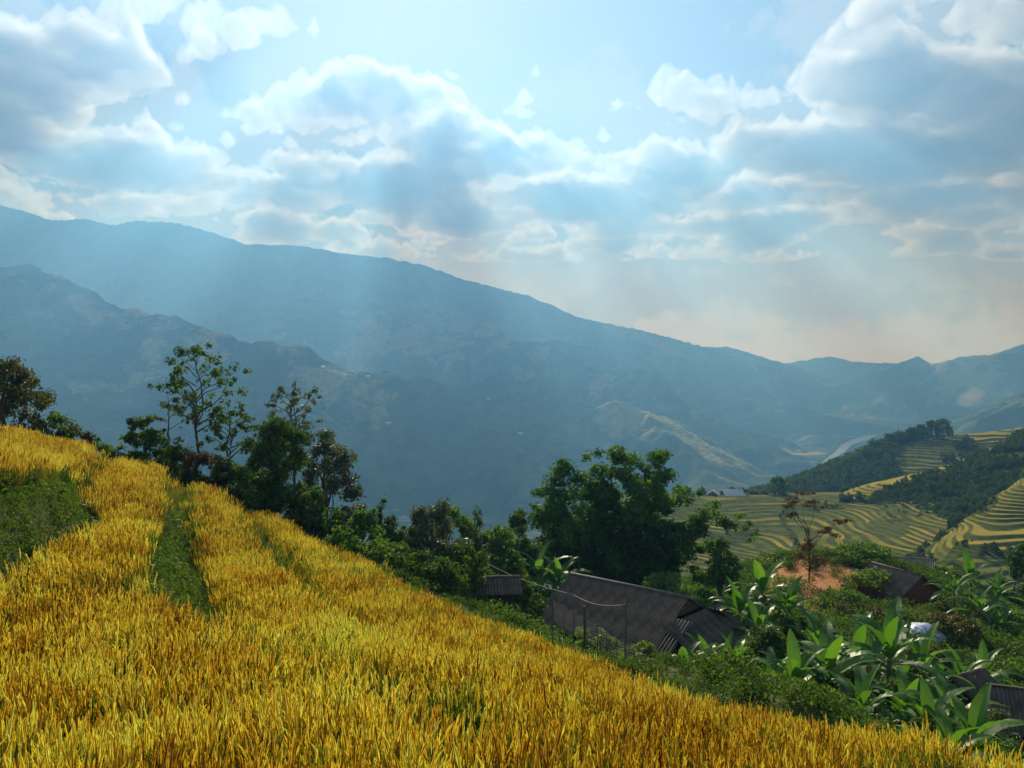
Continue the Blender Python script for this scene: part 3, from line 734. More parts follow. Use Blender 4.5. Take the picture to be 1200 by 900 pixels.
for i in range(4):
    v_, f_, tn = weed(90 + i, 420, 1.0, 1.1, .10); us.append(source('undergrowth_clump', v_, f_, M['weed'], {'tint': tn}))
for i in range(2):
    v_, f_, tn = tuft(95 + i, 40, 1.0, .05, .35); us.append(source('tall_grass_clump', v_, f_, M['grass'], {'tint': tn}))
gx, gy = field_points(.8, -60, 75, 8, 150)
k_ = (np.abs(gx) < gy * .72 + 2); gx, gy = gx[k_], gy[k_]
z, sd, ban, face = ground(gx, gy, True)
kin = in_poly(gx, gy, KN)
house_pl = in_poly(gx, gy, [(0, 60), (9, 50), (16, 54), (6, 66)]) | in_poly(gx, gy, [(35, 80), (42.5, 80), (42.5, 91), (35, 91)])
keep = (sd > 1.2) & (~kin | (RG.uniform(0, 1, len(gx)) < .12)) & ~house_pl
gx, gy, z, sd = gx[keep], gy[keep], z[keep], sd[keep]; n = len(gx)
scatter('undergrowth', np.stack([gx, gy, z - .05], 1), np.stack([RG.normal(0, .15, n), RG.normal(0, .15, n), RG.uniform(0, 6.28, n)], 1), RG.uniform(.55, 1.25, n) * np.where((sd < 9) & (np.degrees(np.arctan2(gx, gy)) < 11.5), .28 + .12 * sstep(gy, 14, 26), np.where(sd < 9, .55, .9)), us, RG.integers(0, 6, n),
        label='tangled green undergrowth covering the slope below the rice field', category='undergrowth')
print('undergrowth', n)

# ------------------------------------------------------------------ TREES
def crown_mesh(clumps, n, size, g, drop=0.0, shell=.55):
    """clumps: (centre, radii, weight)"""
    wts = np.array([c_[2] for c_ in clumps]); wts = wts / wts.sum()
    k_ = g.choice(len(clumps), n, p=wts)
    cen = np.array([c_[0] for c_ in clumps])[k_]; rad = np.array([c_[1] for c_ in clumps])[k_]
    d = g.normal(size=(n, 3)); d /= np.linalg.norm(d, axis=1, keepdims=True)
    u = g.uniform(0, 1, n) ** shell * g.uniform(.85, 1.18, n)
    C = cen + d * rad * u[:, None]
    Nn = d + g.normal(size=(n, 3)) * .7 + np.array([0, 0, .35])
    v_, f_ = leaves(C, Nn, size, g)
    return v_, f_, np.clip(.5 * g.uniform(0, 1, len(clumps))[k_] + .5 * g.uniform(0, 1, n), 0, 1)
def branch(mb, p0, p1, r0, r1, g, wig=.08, n=5, sides=5):
    p0, p1 = np.array(p0, float), np.array(p1, float); L = np.linalg.norm(p1 - p0)
    pts = [p0 + (p1 - p0) * t_ + np.array([0, 0, .10 * L * math.sin(math.pi * t_)]) + (g.normal(size=3) * wig * L * (0 < t_ < 1)) for t_ in np.linspace(0, 1, n)]
    mb.tube(pts, [r0 + (r1 - r0) * t_ for t_ in np.linspace(0, 1, n)], sides)
    return pts
TREES = []
def tree(name, label, kind, px, top, d, wpx, mat, cat='tree', group=None, leaf=None, seed=None, sink=0.0, zbase=None, dens=1.0, lowest=None):
    g = np.random.default_rng(seed if seed is not None else 1000 + len(TREES) * 7)
    x, y = (px - 600) / F * d, d
    zb = (gz(x, y) if zbase is None else zbase) - .1 - sink
    ztop = (HY - top) / F * d
    H = max(ztop - zb, .8); Wd = wpx / F * d * (1.22 if kind == 'bush' else 1.1)
    o = thing(name, label, cat, (x, y, zb), 0, group); TREES.append(o)
    s = leaf if leaf else max(.0023 * d, .05)
    mb = MB(); cl = []
    hb = None if lowest is None else (HY - lowest) / F * d - zb      # crown's lowest height
    if kind == 'bush':
        low_ = 0.0 if hb is None else hb
        Hc = min(H - low_, 1.25 * Wd)
        for i in range(44):
            d3 = g.normal(size=3); d3 /= np.linalg.norm(d3); q = g.uniform(.45, 1) ** .5
            rr_ = Wd * g.uniform(.07, .15)
            cl.append(((d3[0] * .38 * Wd * q, d3[1] * .38 * Wd * q, H - Hc * .5 - rr_ * .3 + d3[2] * Hc * .40 * q), (rr_, rr_, rr_ * g.uniform(.7, 1.0)), rr_ ** 2))
        if H - low_ > Hc:
            for i in range(14):
                a = g.uniform(0, 6.28); rr_ = Wd * g.uniform(.13, .2)
                cl.append(((.3 * Wd * math.cos(a), .3 * Wd * math.sin(a), g.uniform(max(low_, H - 2.6 * Wd), H - Hc * .6)), (rr_, rr_, rr_), rr_ ** 2))
        for i in range(4):
            c0 = cl[i][0]; branch(mb, (0, 0, 0), c0, .03 * H ** .8 + .02, .012, g)
        area = Wd * min(H - low_, 2.4 * Wd) * 1.5
    elif kind == 'dense':       # broad, heavy crown down to the ground
        for i in range(80):
            t_ = g.uniform(0, 1); h = H * (.06 + .86 * t_)
            prof = Wd * .47 * math.sqrt(max(0, 1 - t_ ** 3)) * (0.75 + .25 * min(1, t_ * 4)) * g.uniform(.85, 1.2)
            a = g.uniform(0, 6.28); r = prof * math.sqrt(g.uniform(.15, .85))
            rr_ = Wd * g.uniform(.06, .14)
            cl.append(((r * math.cos(a), r * math.sin(a), h), (rr_, rr_, rr_ * .85), rr_ ** 2))
        for q in range(3): cl.append(((g.normal() * .12 * Wd, g.normal() * .1 * Wd, H - Wd * (.09 + .05 * q)), (Wd * .11, Wd * .11, Wd * .09), (Wd * .12) ** 2))
        branch(mb, (0, 0, 0), (0, 0, H * .8), .05 * H ** .8, .03, g, .02, 6)
        for i in range(8): branch(mb, (0, 0, H * g.uniform(.2, .6)), cl[i][0], .05, .015, g)
        area = Wd * H * 1.5
    elif kind in ('sparse', 'tall'):    # visible stem and limbs, loose tufts with sky between
        low_ = (.35 if kind == 'tall' else .2) * H if hb is None else hb
        tr = branch(mb, (0, 0, 0), (g.normal() * .05 * Wd, 0, H * .97), .010 * H + .02, .010, g, .012, 9, 6)
        nb = 26 if kind == 'tall' else 22
        for i in range(nb):
            t_ = (i + g.uniform(.2, .8)) / nb; h0 = low_ * .85 + (H * .93 - low_ * .85) * t_
            prof = Wd * .5 * (math.sin(math.pi * min(.999, .16 + .74 * t_)) ** .7)
            a = 2.4 * i + g.uniform(-.4, .4); L = prof * g.uniform(.65, 1.1)
            p0 = np.array([0, 0, h0 - .18 * L]); p1 = np.array([math.cos(a) * L, math.sin(a) * L, h0 + L * g.uniform(.15, .5)])
            branch(mb, p0, p1, .0045 * H * (1 - .7 * t_) + .008, .005, g, .05, 4, 4)
            for q in (.55, .8, 1.0):
                c0 = p0 + (p1 - p0) * q + g.normal(size=3) * .03 * Wd
                rr_ = Wd * g.uniform(.035, .085) * (1.15 if q > .7 else .8)
                cl.append((tuple(c0), (rr_, rr_, rr_ * .8), rr_ ** 2 * (1.2 if q > .7 else .6)))
        cl.append(((tr[-1][0], tr[-1][1], H * .97), (Wd * .06, Wd * .06, H * .035), (Wd * .06) ** 2))
        area = Wd * (H - low_) * .62
    elif kind == 'slender':
        for i in range(11):
            t_ = (i + .5) / 11; rr_ = Wd * .5 * g.uniform(.45, .8) * (1 - .5 * t_)
            cl.append(((g.normal() * Wd * .12, g.normal() * Wd * .12, H * (.2 + .76 * t_)), (rr_, rr_, H * .07), rr_ ** 2))
        branch(mb, (0, 0, 0), (0, 0, H * .95), .02 * H + .01, .01, g, .015, 6)
        area = Wd * H * .7
    elif kind == 'umbel':       # bare stem forking into flat, loose tops
        hub = np.array([-.0, 0, H * .52]); branch(mb, (0, 0, 0), hub, .10, .07, g, .02, 5)
        for i, (ex, ez) in enumerate([(-.46, .96), (-.28, .86), (-.06, .99), (.10, .88), (.34, .62), (.5, .70), (-.40, .76), (.22, .56)]):
            p1 = np.array([ex * Wd, g.normal() * .2 * Wd, H * ez]); branch(mb, hub + np.array([0, 0, -.08 * H * (i % 3)]), p1, .055, .012, g, .04, 5, 4)
            for q in range(4):
                rr_ = Wd * g.uniform(.06, .10); c0 = p1 + g.normal(size=3) * np.array([.07 * Wd, .07 * Wd, .015 * H])
                cl.append((tuple(c0), (rr_, rr_, rr_ * .32), rr_ ** 2))
        for i in range(6):
            rr_ = Wd * .14; cl.append(((g.normal() * .08 * Wd, g.normal() * .1 * Wd, H * g.uniform(.15, .42)), (rr_, rr_, rr_ * .9), rr_ ** 2 * 1.6))
        area = Wd * H * .30
    n = int(np.clip(area / (s * s * .75) * 2.1 * dens, 120, 24000))
    v_, f_, tn = crown_mesh(cl, n, s, g)
    mesh_obj('crown', v_, f_, M[mat], o, face_attr={'tint': tn})
    mb.build('trunk', M['bark'], o, True)
    return o
T_ = tree
LG = 'trees along the crest of the rice field'
T_('tree', 'broad green tree at the left edge of the picture above the topmost rice', 'dense', 4, 416, 45, 104, 'olive_leaf', group=LG)
T_('bush', 'rounded bush right beside the broad tree at the left edge', 'bush', 62, 476, 46, 54, 'mid_leaf', 'bush', LG)
T_('bush', 'olive bush behind the second dip of the rice crest', 'bush', 88, 487, 47, 50, 'olive_leaf', 'bush', LG)
T_('bush', 'small bush tapering down toward the gap in the tree line', 'bush', 112, 506, 47, 40, 'mid_leaf', 'bush', LG)
T_('bush', 'low dark bush just left of the round tree beside the gap', 'bush', 138, 515, 47, 44, 'dark_leaf', 'bush', LG)
T_('tree', 'compact round tree with dark crown left of the tallest thin tree', 'dense', 170, 485, 46, 54, 'dark_leaf', group=LG)
T_('tree', 'tallest thin tree with a see-through crown on the crest', 'tall', 230, 403, 50, 92, 'dark_leaf', group=LG, seed=21, lowest=480, dens=.85)
T_('sapling', 'nearly bare leaning sapling left of the tallest thin tree', 'sparse', 196, 455, 52, 46, 'olive_leaf', 'sapling', LG, dens=.25)
T_('bush', 'dark bush at the foot of the tallest thin tree', 'bush', 205, 512, 46, 52, 'dark_leaf', 'bush', LG)
T_('bush', 'rusty brown-green bush below the tallest thin tree', 'bush', 236, 510, 46, 60, 'rust_leaf', 'bush', LG)
T_('bush', 'wide low bush between the tallest thin tree and the heavy dark tree', 'bush', 262, 528, 45, 66, 'dark_leaf', 'bush', LG)
T_('tree', 'loose leafy tree of middle height beside the heavy dark tree', 'sparse', 270, 468, 51, 56, 'dark_leaf', group=LG, dens=1.3, lowest=515)
T_('tree', 'heavy black-green tree, the bulkiest on the rice crest', 'dense', 322, 488, 46, 104, 'dark_leaf', group=LG, dens=1.3)
T_('tree', 'thin tall tree rising behind the heavy black-green tree', 'tall', 341, 444, 54, 60, 'grey_leaf', group=LG, lowest=490, seed=44)
T_('tree', 'grey-green tree with glinting leaves on the right flank of the heavy tree', 'dense', 384, 500, 53, 92, 'grey_leaf', group=LG, dens=.85)
CG = 'bushes and trees below the middle of the rice edge'
T_('bush', 'dark bush right of the glinting grey-green tree', 'bush', 398, 588, 47, 42, 'mid_leaf', 'bush', CG)
T_('bush', 'plump cone-shaped bush standing against the rice edge', 'dense', 425, 594, 46, 54, 'mid_leaf', 'bush', CG)
T_('tree', 'slender upright tree poking above the bushes at the rice edge', 'slender', 446, 578, 52, 20, 'dark_leaf', group=CG)
T_('bush', 'dark bush between the slender tree and the feathery pale tree', 'bush', 464, 598, 50, 48, 'dark_leaf', 'bush', CG)
T_('bush', 'low green bush touching the rice under the slender tree', 'bush', 455, 630, 44, 56, 'mid_leaf', 'bush', CG)
T_('tree', 'feathery pale tree with silvery leaf edges above the rice edge', 'dense', 506, 584, 52, 84, 'grey_leaf', group=CG, dens=.85)
T_('tree', 'lively green tree behind the feathery pale tree', 'bush', 532, 586, 60, 50, 'mid_leaf', group=CG)
T_('tree', 'narrow tree with two tufts between rounder crowns', 'slender', 558, 590, 57, 26, 'dark_leaf', group=CG)
T_('bush', 'shaded bush over the pale grey shed roof', 'bush', 546, 625, 50, 60, 'dark_leaf', 'bush', CG)
T_('tree', 'medium green tree left of the banana clump behind the long roof', 'bush', 580, 604, 60, 60, 'mid_leaf', group=CG)
T_('tree', 'dark tree close behind the banana clump at the long roof', 'dense', 606, 598, 70, 66, 'dark_leaf', group=CG)
T_('bush', 'shadowy bush behind the left end of the long roof', 'bush', 590, 640, 62, 60, 'dark_leaf', 'bush', CG)
T_('tree', 'leafy tree merging into the left flank of the giant bamboo', 'dense', 655, 584, 76, 84, 'mid_leaf', group=CG)
T_('tree', 'slim bushy tree hanging under the long bamboo arm', 'dense', 845, 628, 72, 52, 'mid_leaf', group=CG)
T_('tree', 'pale yellow-green tree peeping over the ridge of the long roof', 'bush', 786, 664, 66, 70, 'light_leaf', group=CG)
T_('bush', 'green bush beside the pale tree behind the long roof', 'bush', 822, 690, 64, 44, 'mid_leaf', 'bush', CG)
FG = 'bushes between the fence and the long roof'
T_('bush', 'bright low bush behind the fence near the tall pole', 'bush', 752, 742, 42, 60, 'light_leaf', 'bush', FG, sink=.4)
T_('bush', 'bright low bush behind the fence, left of the tall pole', 'bush', 700, 722, 44, 64, 'light_leaf', 'bush', FG, sink=.4)
T_('bush', 'dark rounded bush in front of the first banana grove', 'dense', 905, 736, 46, 100, 'dark_leaf', 'bush')
KG = 'bushes and trees around the orange earth knoll'
T_('bush', 'bright shrub at the left end of the orange knoll', 'bush', 868, 668, 92, 44, 'light_leaf', 'bush', KG)
T_('bush', 'yellow-green shrub on the knoll under the umbrella-topped tree', 'bush', 915, 655, 96, 60, 'light_leaf', 'bush', KG)
T_('bush', 'yellow-green shrub on the brow of the knoll', 'bush', 972, 645, 99, 56, 'light_leaf', 'bush', KG)
T_('tree', 'wide green tree on the knoll left of the red-brown house', 'dense', 1012, 638, 95, 74, 'mid_leaf', group=KG)
T_('bush', 'low hedge-like shrub linking the knoll trees', 'bush', 990, 655, 97, 66, 'mid_leaf', 'bush', KG)
T_('tree', 'small round tree on a thin stem beside the red-brown house', 'bush', 1022, 662, 84, 44, 'light_leaf', group=KG, lowest=690)
T_('tree', 'umbrella-topped tree with bare forked limbs on the knoll', 'umbel', 948, 578, 88, 62, 'rust_leaf', group=KG, leaf=.17)
T_('bush', 'green shrub growing in the middle of the orange earth', 'bush', 985, 690, 78, 70, 'mid_leaf', 'bush', KG)
T_('bush', 'dusky shrub below the orange earth', 'bush', 1010, 705, 72, 70, 'olive_leaf', 'bush', KG)
RGp = 'bushes and trees on the right-hand slope'
T_('tree', 'dark tree cut by the right edge below the terraces', 'dense', 1192, 636, 112, 64, 'dark_leaf', group=RGp)
T_('bush', 'dark bush under the upper right banana grove', 'bush', 1150, 735, 70, 80, 'dark_leaf', 'bush', RGp)
T_('bush', 'brownish bush right of the blue and white tarpaulin', 'bush', 1118, 715, 66, 62, 'olive_leaf', 'bush', RGp)
T_('bush', 'dull bush just below the blue and white tarpaulin', 'bush', 1092, 752, 58, 50, 'olive_leaf', 'bush', RGp)
T_('bush', 'green bush behind the corrugated roof at the right edge', 'bush', 1188, 775, 58, 56, 'mid_leaf', 'bush', RGp)
T_('bush', 'bush at the right edge above the corrugated roof corner', 'bush', 1196, 715, 80, 50, 'mid_leaf', 'bush', RGp)
T_('bush', 'feathery pale bush in front of the corrugated roof at the right edge', 'bush', 1163, 812, 34, 56, 'grey_leaf', 'bush', RGp, dens=.6)
T_('bush', 'bush behind the red-brown house beside the grey roof', 'bush', 1105, 655, 98, 56, 'light_leaf', 'bush', RGp)
T_('tree', 'lone rounded tree on the far edge of the terraced hill', 'dense', 912, 558, 425, 26, 'dark_leaf', leaf=1.0, zbase=-64)

for lb, px, top, d, wp, mt, gr in [('dusky bush filling the notch between the left-edge tree and the first rice dip', 42, 486, 45, 48, 'olive_leaf', LG), ('low bush in the notch right of the second rice dip', 152, 522, 45, 42, 'dark_leaf', LG),
        ('dark bush at the foot of the compact round tree', 184, 526, 44, 50, 'dark_leaf', LG), ('dark bush behind the fourth bulge of the rice crest', 292, 540, 44, 60, 'dark_leaf', LG), ('dark bush at the right foot of the heavy black-green tree', 356, 568, 45, 60, 'dark_leaf', LG),
        ('green bush pressed against the rice below the glinting tree', 400, 612, 42, 44, 'mid_leaf', CG), ('green bush pressed against the rice below the cone-shaped bush', 436, 630, 42, 50, 'mid_leaf', CG), ('dark bush on the rice edge below the feathery pale tree', 486, 640, 42, 62, 'dark_leaf', CG),
        ('dark bush on the rice edge left of the pale shed roof', 522, 650, 43, 60, 'dark_leaf', CG), ('murky bush behind the pale shed roof', 560, 652, 54, 66, 'dark_leaf', CG), ('murky bush between the pale shed roof and the long roof', 612, 668, 56, 50, 'dark_leaf', CG),
        ('dark bush at the front corner of the lower right grove by the rice', 990, 768, 36, 84, 'dark_leaf', RGp), ('dark bush at the stem of the largest banana plant', 1050, 790, 36, 80, 'dark_leaf', RGp), ('dark bush below the banana plant nearest the rice edge', 1105, 826, 28, 80, 'dark_leaf', RGp),
        ('leafy bush between the dark round bush and the banana stems', 938, 770, 40, 60, 'mid_leaf', RGp), ('leafy bush below the corrugated roof at the right edge', 1172, 848, 26, 80, 'mid_leaf', RGp), ('bush under the long roof corner beside the small bananas', 812, 772, 42, 56, 'mid_leaf', CG),
        ('dark bush at the rear of the first banana grove', 872, 716, 64, 80, 'dark_leaf', KG), ('dark bush right of the first banana grove below the knoll', 945, 715, 60, 70, 'dark_leaf', KG)]:
    T_('bush', lb, 'bush', px, top, d, wp, mt, 'bush', gr)

# giant bamboo clump: many arching plumes
def bamboo():
    d = 78; x, y = (722 - 600) / F * d, d; zb = gz(x, y) - .2
    o = thing('bamboo_clump', 'giant dark bamboo clump with one long arm drooping to the right', 'bamboo', (x, y, zb))
    g = np.random.default_rng(5); s_ = .20
    cl = []; mb = MB()
    tips = [(722, 541), (700, 545), (668, 552), (652, 566), (745, 548), (775, 545), (782, 553), (757, 560), (690, 558), (640, 590), (800, 590), (815, 600), (660, 600), (710, 575), (740, 585), (770, 590), (790, 620), (690, 600), (730, 610), (760, 620),
            (800, 650), (668, 640), (700, 630), (740, 645), (775, 655), (720, 660), (690, 660), (750, 670), (650, 625), (805, 620)]
    tips = [(730 + (a_ - 730) * 1.13, b_) for a_, b_ in tips] + [(636, 612), (645, 640), (830, 640), (826, 664)]
    for i, (px, py) in enumerate(tips):
        yy = y + g.uniform(-3.5, 3.5); tip = np.array([(px - 600) / F * d - x, yy - y, (HY - py) / F * d - zb])
        root = np.array([g.normal() * 1.2, g.normal() * 1.2, 0]); mid_ = root * .6 + np.array([tip[0] * .35, tip[1] * .4, tip[2] * .78])
        pts = [(1 - t_) ** 2 * root + 2 * t_ * (1 - t_) * mid_ + t_ * t_ * tip for t_ in np.linspace(0, 1, 9)]
        mb.tube(pts, [.06 * (1 - .8 * t_) for t_ in np.linspace(0, 1, 9)], 5)
        for q in range(3, 9):
            for r_ in range(3):
                rr_ = g.uniform(.5, 1.1); c0 = pts[q] + g.normal(size=3) * .6
                cl.append((tuple(c0), (rr_, rr_, rr_ * .75), rr_ ** 2))
    arm = [(790, 612), (812, 606), (830, 606), (848, 606), (862, 610), (872, 618), (876, 628)]
    pts = [np.array([(a_ - 600) / F * d - x, -1.0, (HY - b_) / F * d - zb]) for a_, b_ in arm]
    mb.tube([np.array([.3, 0, 1.0]), np.array([2.0, -.5, 5.0])] + pts, [.07, .06, .05, .04, .035, .03, .025, .02, .015], 5)
    for i, p in enumerate(pts):
        for r_ in range(4):
            rr_ = g.uniform(.3, .6) * (1 if i < 5 else .6); cl.append((tuple(p + g.normal(size=3) * np.array([.5, .4, .28]) + np.array([0, 0, -.1])), (rr_ * 1.2, rr_, rr_ * .8), rr_ ** 2))
    v_, f_, tn = crown_mesh(cl, 60000, s_, g)
    mesh_obj('crown', v_, f_, M['bamboo_leaf'], o, face_attr={'tint': tn})
    mb.build('cane', plain('bamboo_cane', (.07, .09, .03), (.14, .15, .05), 3), o, True)
bamboo()

# tree row and woods on the hills beyond
ORD = ['first', 'second', 'third', 'fourth', 'fifth', 'sixth', 'seventh', 'eighth', 'ninth', 'tenth', 'eleventh', 'twelfth', '']
ridge = [(1104, 490, 22, 650), (1092, 492, 18, 655), (1080, 497, 18, 655), (1068, 500, 16, 655), (1056, 504, 18, 655), (1042, 508, 20, 650), (1026, 515, 26, 640), (1012, 524, 26, 632), (998, 533, 24, 625), (984, 541, 22, 618), (970, 549, 20, 610), (955, 556, 18, 600), (1113, 500, 7, 660)]
for i, (px, top, wp, d) in enumerate(ridge):
    x = (px - 600) / F * d
    T_('ridge_tree', 'lone small tree just right of the tree row on the far ridge' if i == 12 else ORD[i] + ' blue-green tree from the right in the row along the far terraced ridge', 'dense', px, top, d, wp, 'forest', group='tree row on the far ridge', leaf=1.5, zbase=float(hillD(np.array([x]), np.array([float(d)]))[0]), dens=.9)
for i, (px, top, wp) in enumerate([(806, 571, 12), (822, 570, 9), (858, 571, 10), (869, 572, 16), (884, 574, 14), (896, 574, 10), (990, 571, 12), (1004, 569, 12)]):
    d = 430; x = (px - 600) / F * d
    T_('hilltop_tree', ['small dark tree at the far left end of the terraced hilltop', 'tiny dark tree just left of the white-roofed outbuilding', 'tiny dark tree behind the middle of the white-roofed farmhouse', 'small dark tree at the right gable of the white-roofed farmhouse', 'small dark tree right of the farmhouse, second along the hilltop', 'tiny dark tree left of the lone rounded hilltop tree', 'small dark tree left of the grey hut under the golden strip', 'small dark tree at the far right end of the terraced hilltop'][i], 'dense', px, top, d, wp, 'forest', group='small trees on the terraced hilltop', leaf=.9, zbase=float(hillA(np.array([x]), np.array([float(d)]))[0]) - .3)
fs_ = []
for i in range(5):
    g = np.random.default_rng(300 + i)
    cl = [((g.normal() * .9, g.normal() * .9, g.uniform(1.0, 4.6)), (1.1, 1.1, 1.0), 1.0) for q in range(9)] + [((0, 0, 5.2), (.8, .8, .8), .6)]
    v_, f_, tn = crown_mesh(cl, 420, .42, g); fs_.append(source('forest_tree', v_, f_, M['forest'], {'tint': tn}))
def woods(t_, pxr, dr, n, test, smin, smax):
    a = RG.uniform(pxr[0], pxr[1], n); d = np.sqrt(RG.uniform(dr[0] ** 2, dr[1] ** 2, n)); x = (a - 600) / F * d
    z_ = t_(x, d); py = HY - F * z_ / d
    k_ = test(a, py, x, d); return np.stack([x[k_], d[k_], z_[k_] - .3], 1), RG.uniform(smin, smax, k_.sum())
def tC(px, py, x, d): return (wildC(px, py, x, d) > .5) & (fbm(x / 22, d / 22, 3) > -.36 + .3 * (px > 1160)) & (py < np.interp(px, [1000, 1030, 1060, 1100, 1140, 1200], [590, 602, 640, 636, 600, 570]))
def tD(px, py, x, d): return (wildD(px, py, x, d) > .5) & (fbm(x / 30, d / 30, 2) > -.35)
def tB(px, py, x, d): return (wildB(px, py, x, d) > .5) & (fbm(x / 14, d / 14, 2) > .02)
def tA(px, py, x, d): return (wildA(px, py, x, d) > .5) & (fbm(x / 14, d / 14, 2) > .1)
parts_ = [woods(hillC, (985, 1320), (320, 505), 8500, tC, .3, .85), woods(hillD, (850, 1140), (490, 690), 4500, tD, .5, 1.3), woods(hillB, (1040, 1330), (200, 420), 2600, tB, .25, .6), woods(hillA, (700, 1090), (240, 440), 900, tA, .3, .6)]
pts = np.concatenate([p[0] for p in parts_]); sc_ = np.concatenate([p[1] for p in parts_]); n = len(pts)
scatter('forest', pts, np.stack([RG.normal(0, .08, n), RG.normal(0, .08, n), RG.uniform(0, 6.28, n)], 1), sc_, fs_, RG.integers(0, 5, n), label='blue-green woods covering the slopes between the far terraces', category='forest')
print('forest', n)
#TREES_END

# ------------------------------------------------------------------ BANANAS
def banana_leaf_mesh(seed, L, W_, curve, torn):
    g = np.random.default_rng(seed); nseg = 12
    v_, f_ = [], []; tn = []
    # petiole and midrib path: rises then arches over
    pts = []; ang = math.radians(78); p = np.array([0., 0, 0])
    for i in range(nseg + 1):
        pts.append(p.copy()); t_ = i / nseg
        p = p + np.array([math.cos(ang), 0, math.sin(ang)]) * L / nseg; ang -= math.radians(curve) / nseg * (.5 + 1.2 * t_)
    for i, q in enumerate(pts):
        t_ = i / nseg
        wd = .02 if t_ < .12 else W_ * .5 * max(math.sin(math.pi * min(1, (t_ - .10) / .90) ** .72) ** .6, .05)
        dn = pts[min(i + 1, nseg)] - pts[max(i - 1, 0)]; dn /= np.linalg.norm(dn); up = np.array([-dn[2], 0, dn[0]])
        fold = .22 + .25 * t_
        for s in (-1, -.5, 0, .5, 1):
            rag = 1 + (g.uniform(-.12, .05) if abs(s) == 1 else 0)
            v_.append(q + np.array([0, s * wd * rag, 0]) + up * (abs(s) * wd * fold * (1 if t_ < .5 else 1 - 1.8 * (t_ - .5))))
    for i in range(nseg):
        for j in range(4):
            a = i * 5 + j
            if j in (0, 3) and torn and i > 2 and g.uniform() < torn:   # a split in the blade's margin
                o_ = 0 if j == 0 else 1
                b = len(v_); mid_ = (np.array(v_[a + o_]) * .45 + np.array(v_[a + 5 + o_]) * .55) - np.array([0, 0, .04]); v_.append(mid_)
                f_.append((a, a + 1, a + 6, b) if j == 0 else (a, b, a + 6, a + 5)); tn.append(g.uniform())
            else: f_.append((a, a + 1, a + 6, a + 5)); tn.append(.35 * g.uniform() + .4)
    me_o = mesh_obj('leaf', v_, f_, M['banana_leaf'], None, False, {'tint': np.array(tn)})
    me = me_o.data; bpy.data.objects.remove(me_o); return me
BL = [banana_leaf_mesh(i, L, W_, c_, tr_) for i, (L, W_, c_, tr_) in enumerate([(2.5, .62, 65, .25), (2.7, .64, 95, .4), (2.5, .60, 125, .6), (2.3, .58, 35, .05), (2.8, .66, 80, .4), (2.1, .5, 150, .7)])]
DRY = BL[5].copy(); DRY.materials.clear(); DRY.materials.append(M['banana_dry'])
STEM = {}
def banana(label, px, top, d, sc_=1.0, n=9, group='banana plants', seed=0, yo=0):
    g = random.Random(seed * 31 + 5); x, y = (px - 600) / F * d, d; zb = gz(x, y) - .1
    H = max((HY - top) / F * d - zb, 1.2); st = max(H - 1.55 * sc_, .5)
    o = thing('banana_plant', label, 'banana plant', (x, y, zb), 0, group)
    mb = MB(); mb.tube([(0, 0, 0), (.02, .01, st * .5), (0, 0, st), (0, 0, st + .25)], [.13 * sc_, .11 * sc_, .085 * sc_, .03], 8); mb.build('stem', M['banana_stem'], o, True)
    a0 = g.uniform(0, 6.28)
    for i in range(n):
        k_ = 3 if i == 0 else (0 if i in (1, 2) else g.choice([0, 1, 1, 2, 4, 4]))
        ob = link('leaf', BL[k_], o, (0, 0, st - .05 * i + .1), None)
        tilt = g.uniform(-.05, .05) if i == 0 else .06 + .085 * i * g.uniform(.7, 1.3)
        ob.rotation_euler = (g.uniform(-.12, .12), tilt, a0 + i * 2.4 + g.uniform(-.3, .3))
        s = sc_ * g.uniform(.82, 1.1); ob.scale = (s, s * g.uniform(.85, 1.1), s)
    for i in range(2):
        ob = link('dry_leaf', DRY, o, (0, 0, st - .25), (0, .9 + .2 * i, a0 + 1.3 + 2.2 * i), label='withered brown leaf hanging by the stem'); ob.scale = (sc_ * .7,) * 3
    return o
BN = [('first grove by the long roof end, its tallest banana plant', 893, 664, 60, 1.05, 11), ('banana plant leaning left in the grove at the long roof end', 866, 690, 58, .95, 9), ('banana plant at the right side of the grove by the long roof', 922, 688, 60, .95, 9),
      ('shorter banana plant at the front of the grove by the long roof', 888, 712, 55, .9, 9),
      ('small banana plant under the corner of the long roof', 828, 752, 50, .85, 9), ('small banana plant between the roof corner and the dark round bush', 852, 757, 48, .8, 9),
      ('largest banana plant, standing in the middle of the lower right grove', 1042, 722, 39, 1.12, 13), ('banana plant left of the largest one with broad upright leaf', 1004, 735, 42, 1.0, 10), ('banana plant right of the dark round bush, leaves drooping', 966, 752, 43, .85, 9),
      ('banana plant right of the largest one, behind its drooping leaves', 1082, 748, 44, .95, 9), ('banana plant nearest the rice edge at the lower right', 1112, 800, 31, .85, 9), ('young banana plant below the tarpaulin with pale tips', 1128, 766, 50, .9, 9),
      ('banana plant between the tarpaulin and the right edge roofs', 1150, 768, 54, .9, 9), ('low banana plant under the leaves of the largest one', 1066, 800, 33, .8, 8), ('low banana plant at the foot of the lower right grove near the rice', 948, 776, 38, .75, 9),
      ('banana plant glowing yellow-green behind the left end of the long roof', 632, 646, 67, 1.1, 10), ('shaded banana plant right of the glowing one behind the long roof', 655, 656, 66, .95, 8),
      ('upper right grove, highest banana plant beside the red-brown house', 1138, 655, 80, 1.15, 10), ('upper right grove, banana plant nearest the red-brown house', 1118, 670, 78, 1.0, 9), ('upper right grove, banana plant at its far right', 1168, 676, 80, 1.05, 9),
      ('upper right grove, lower banana plant in front', 1148, 692, 74, 1.0, 9), ('lone banana plant right of the brownish bush', 1172, 722, 72, .9, 8)]
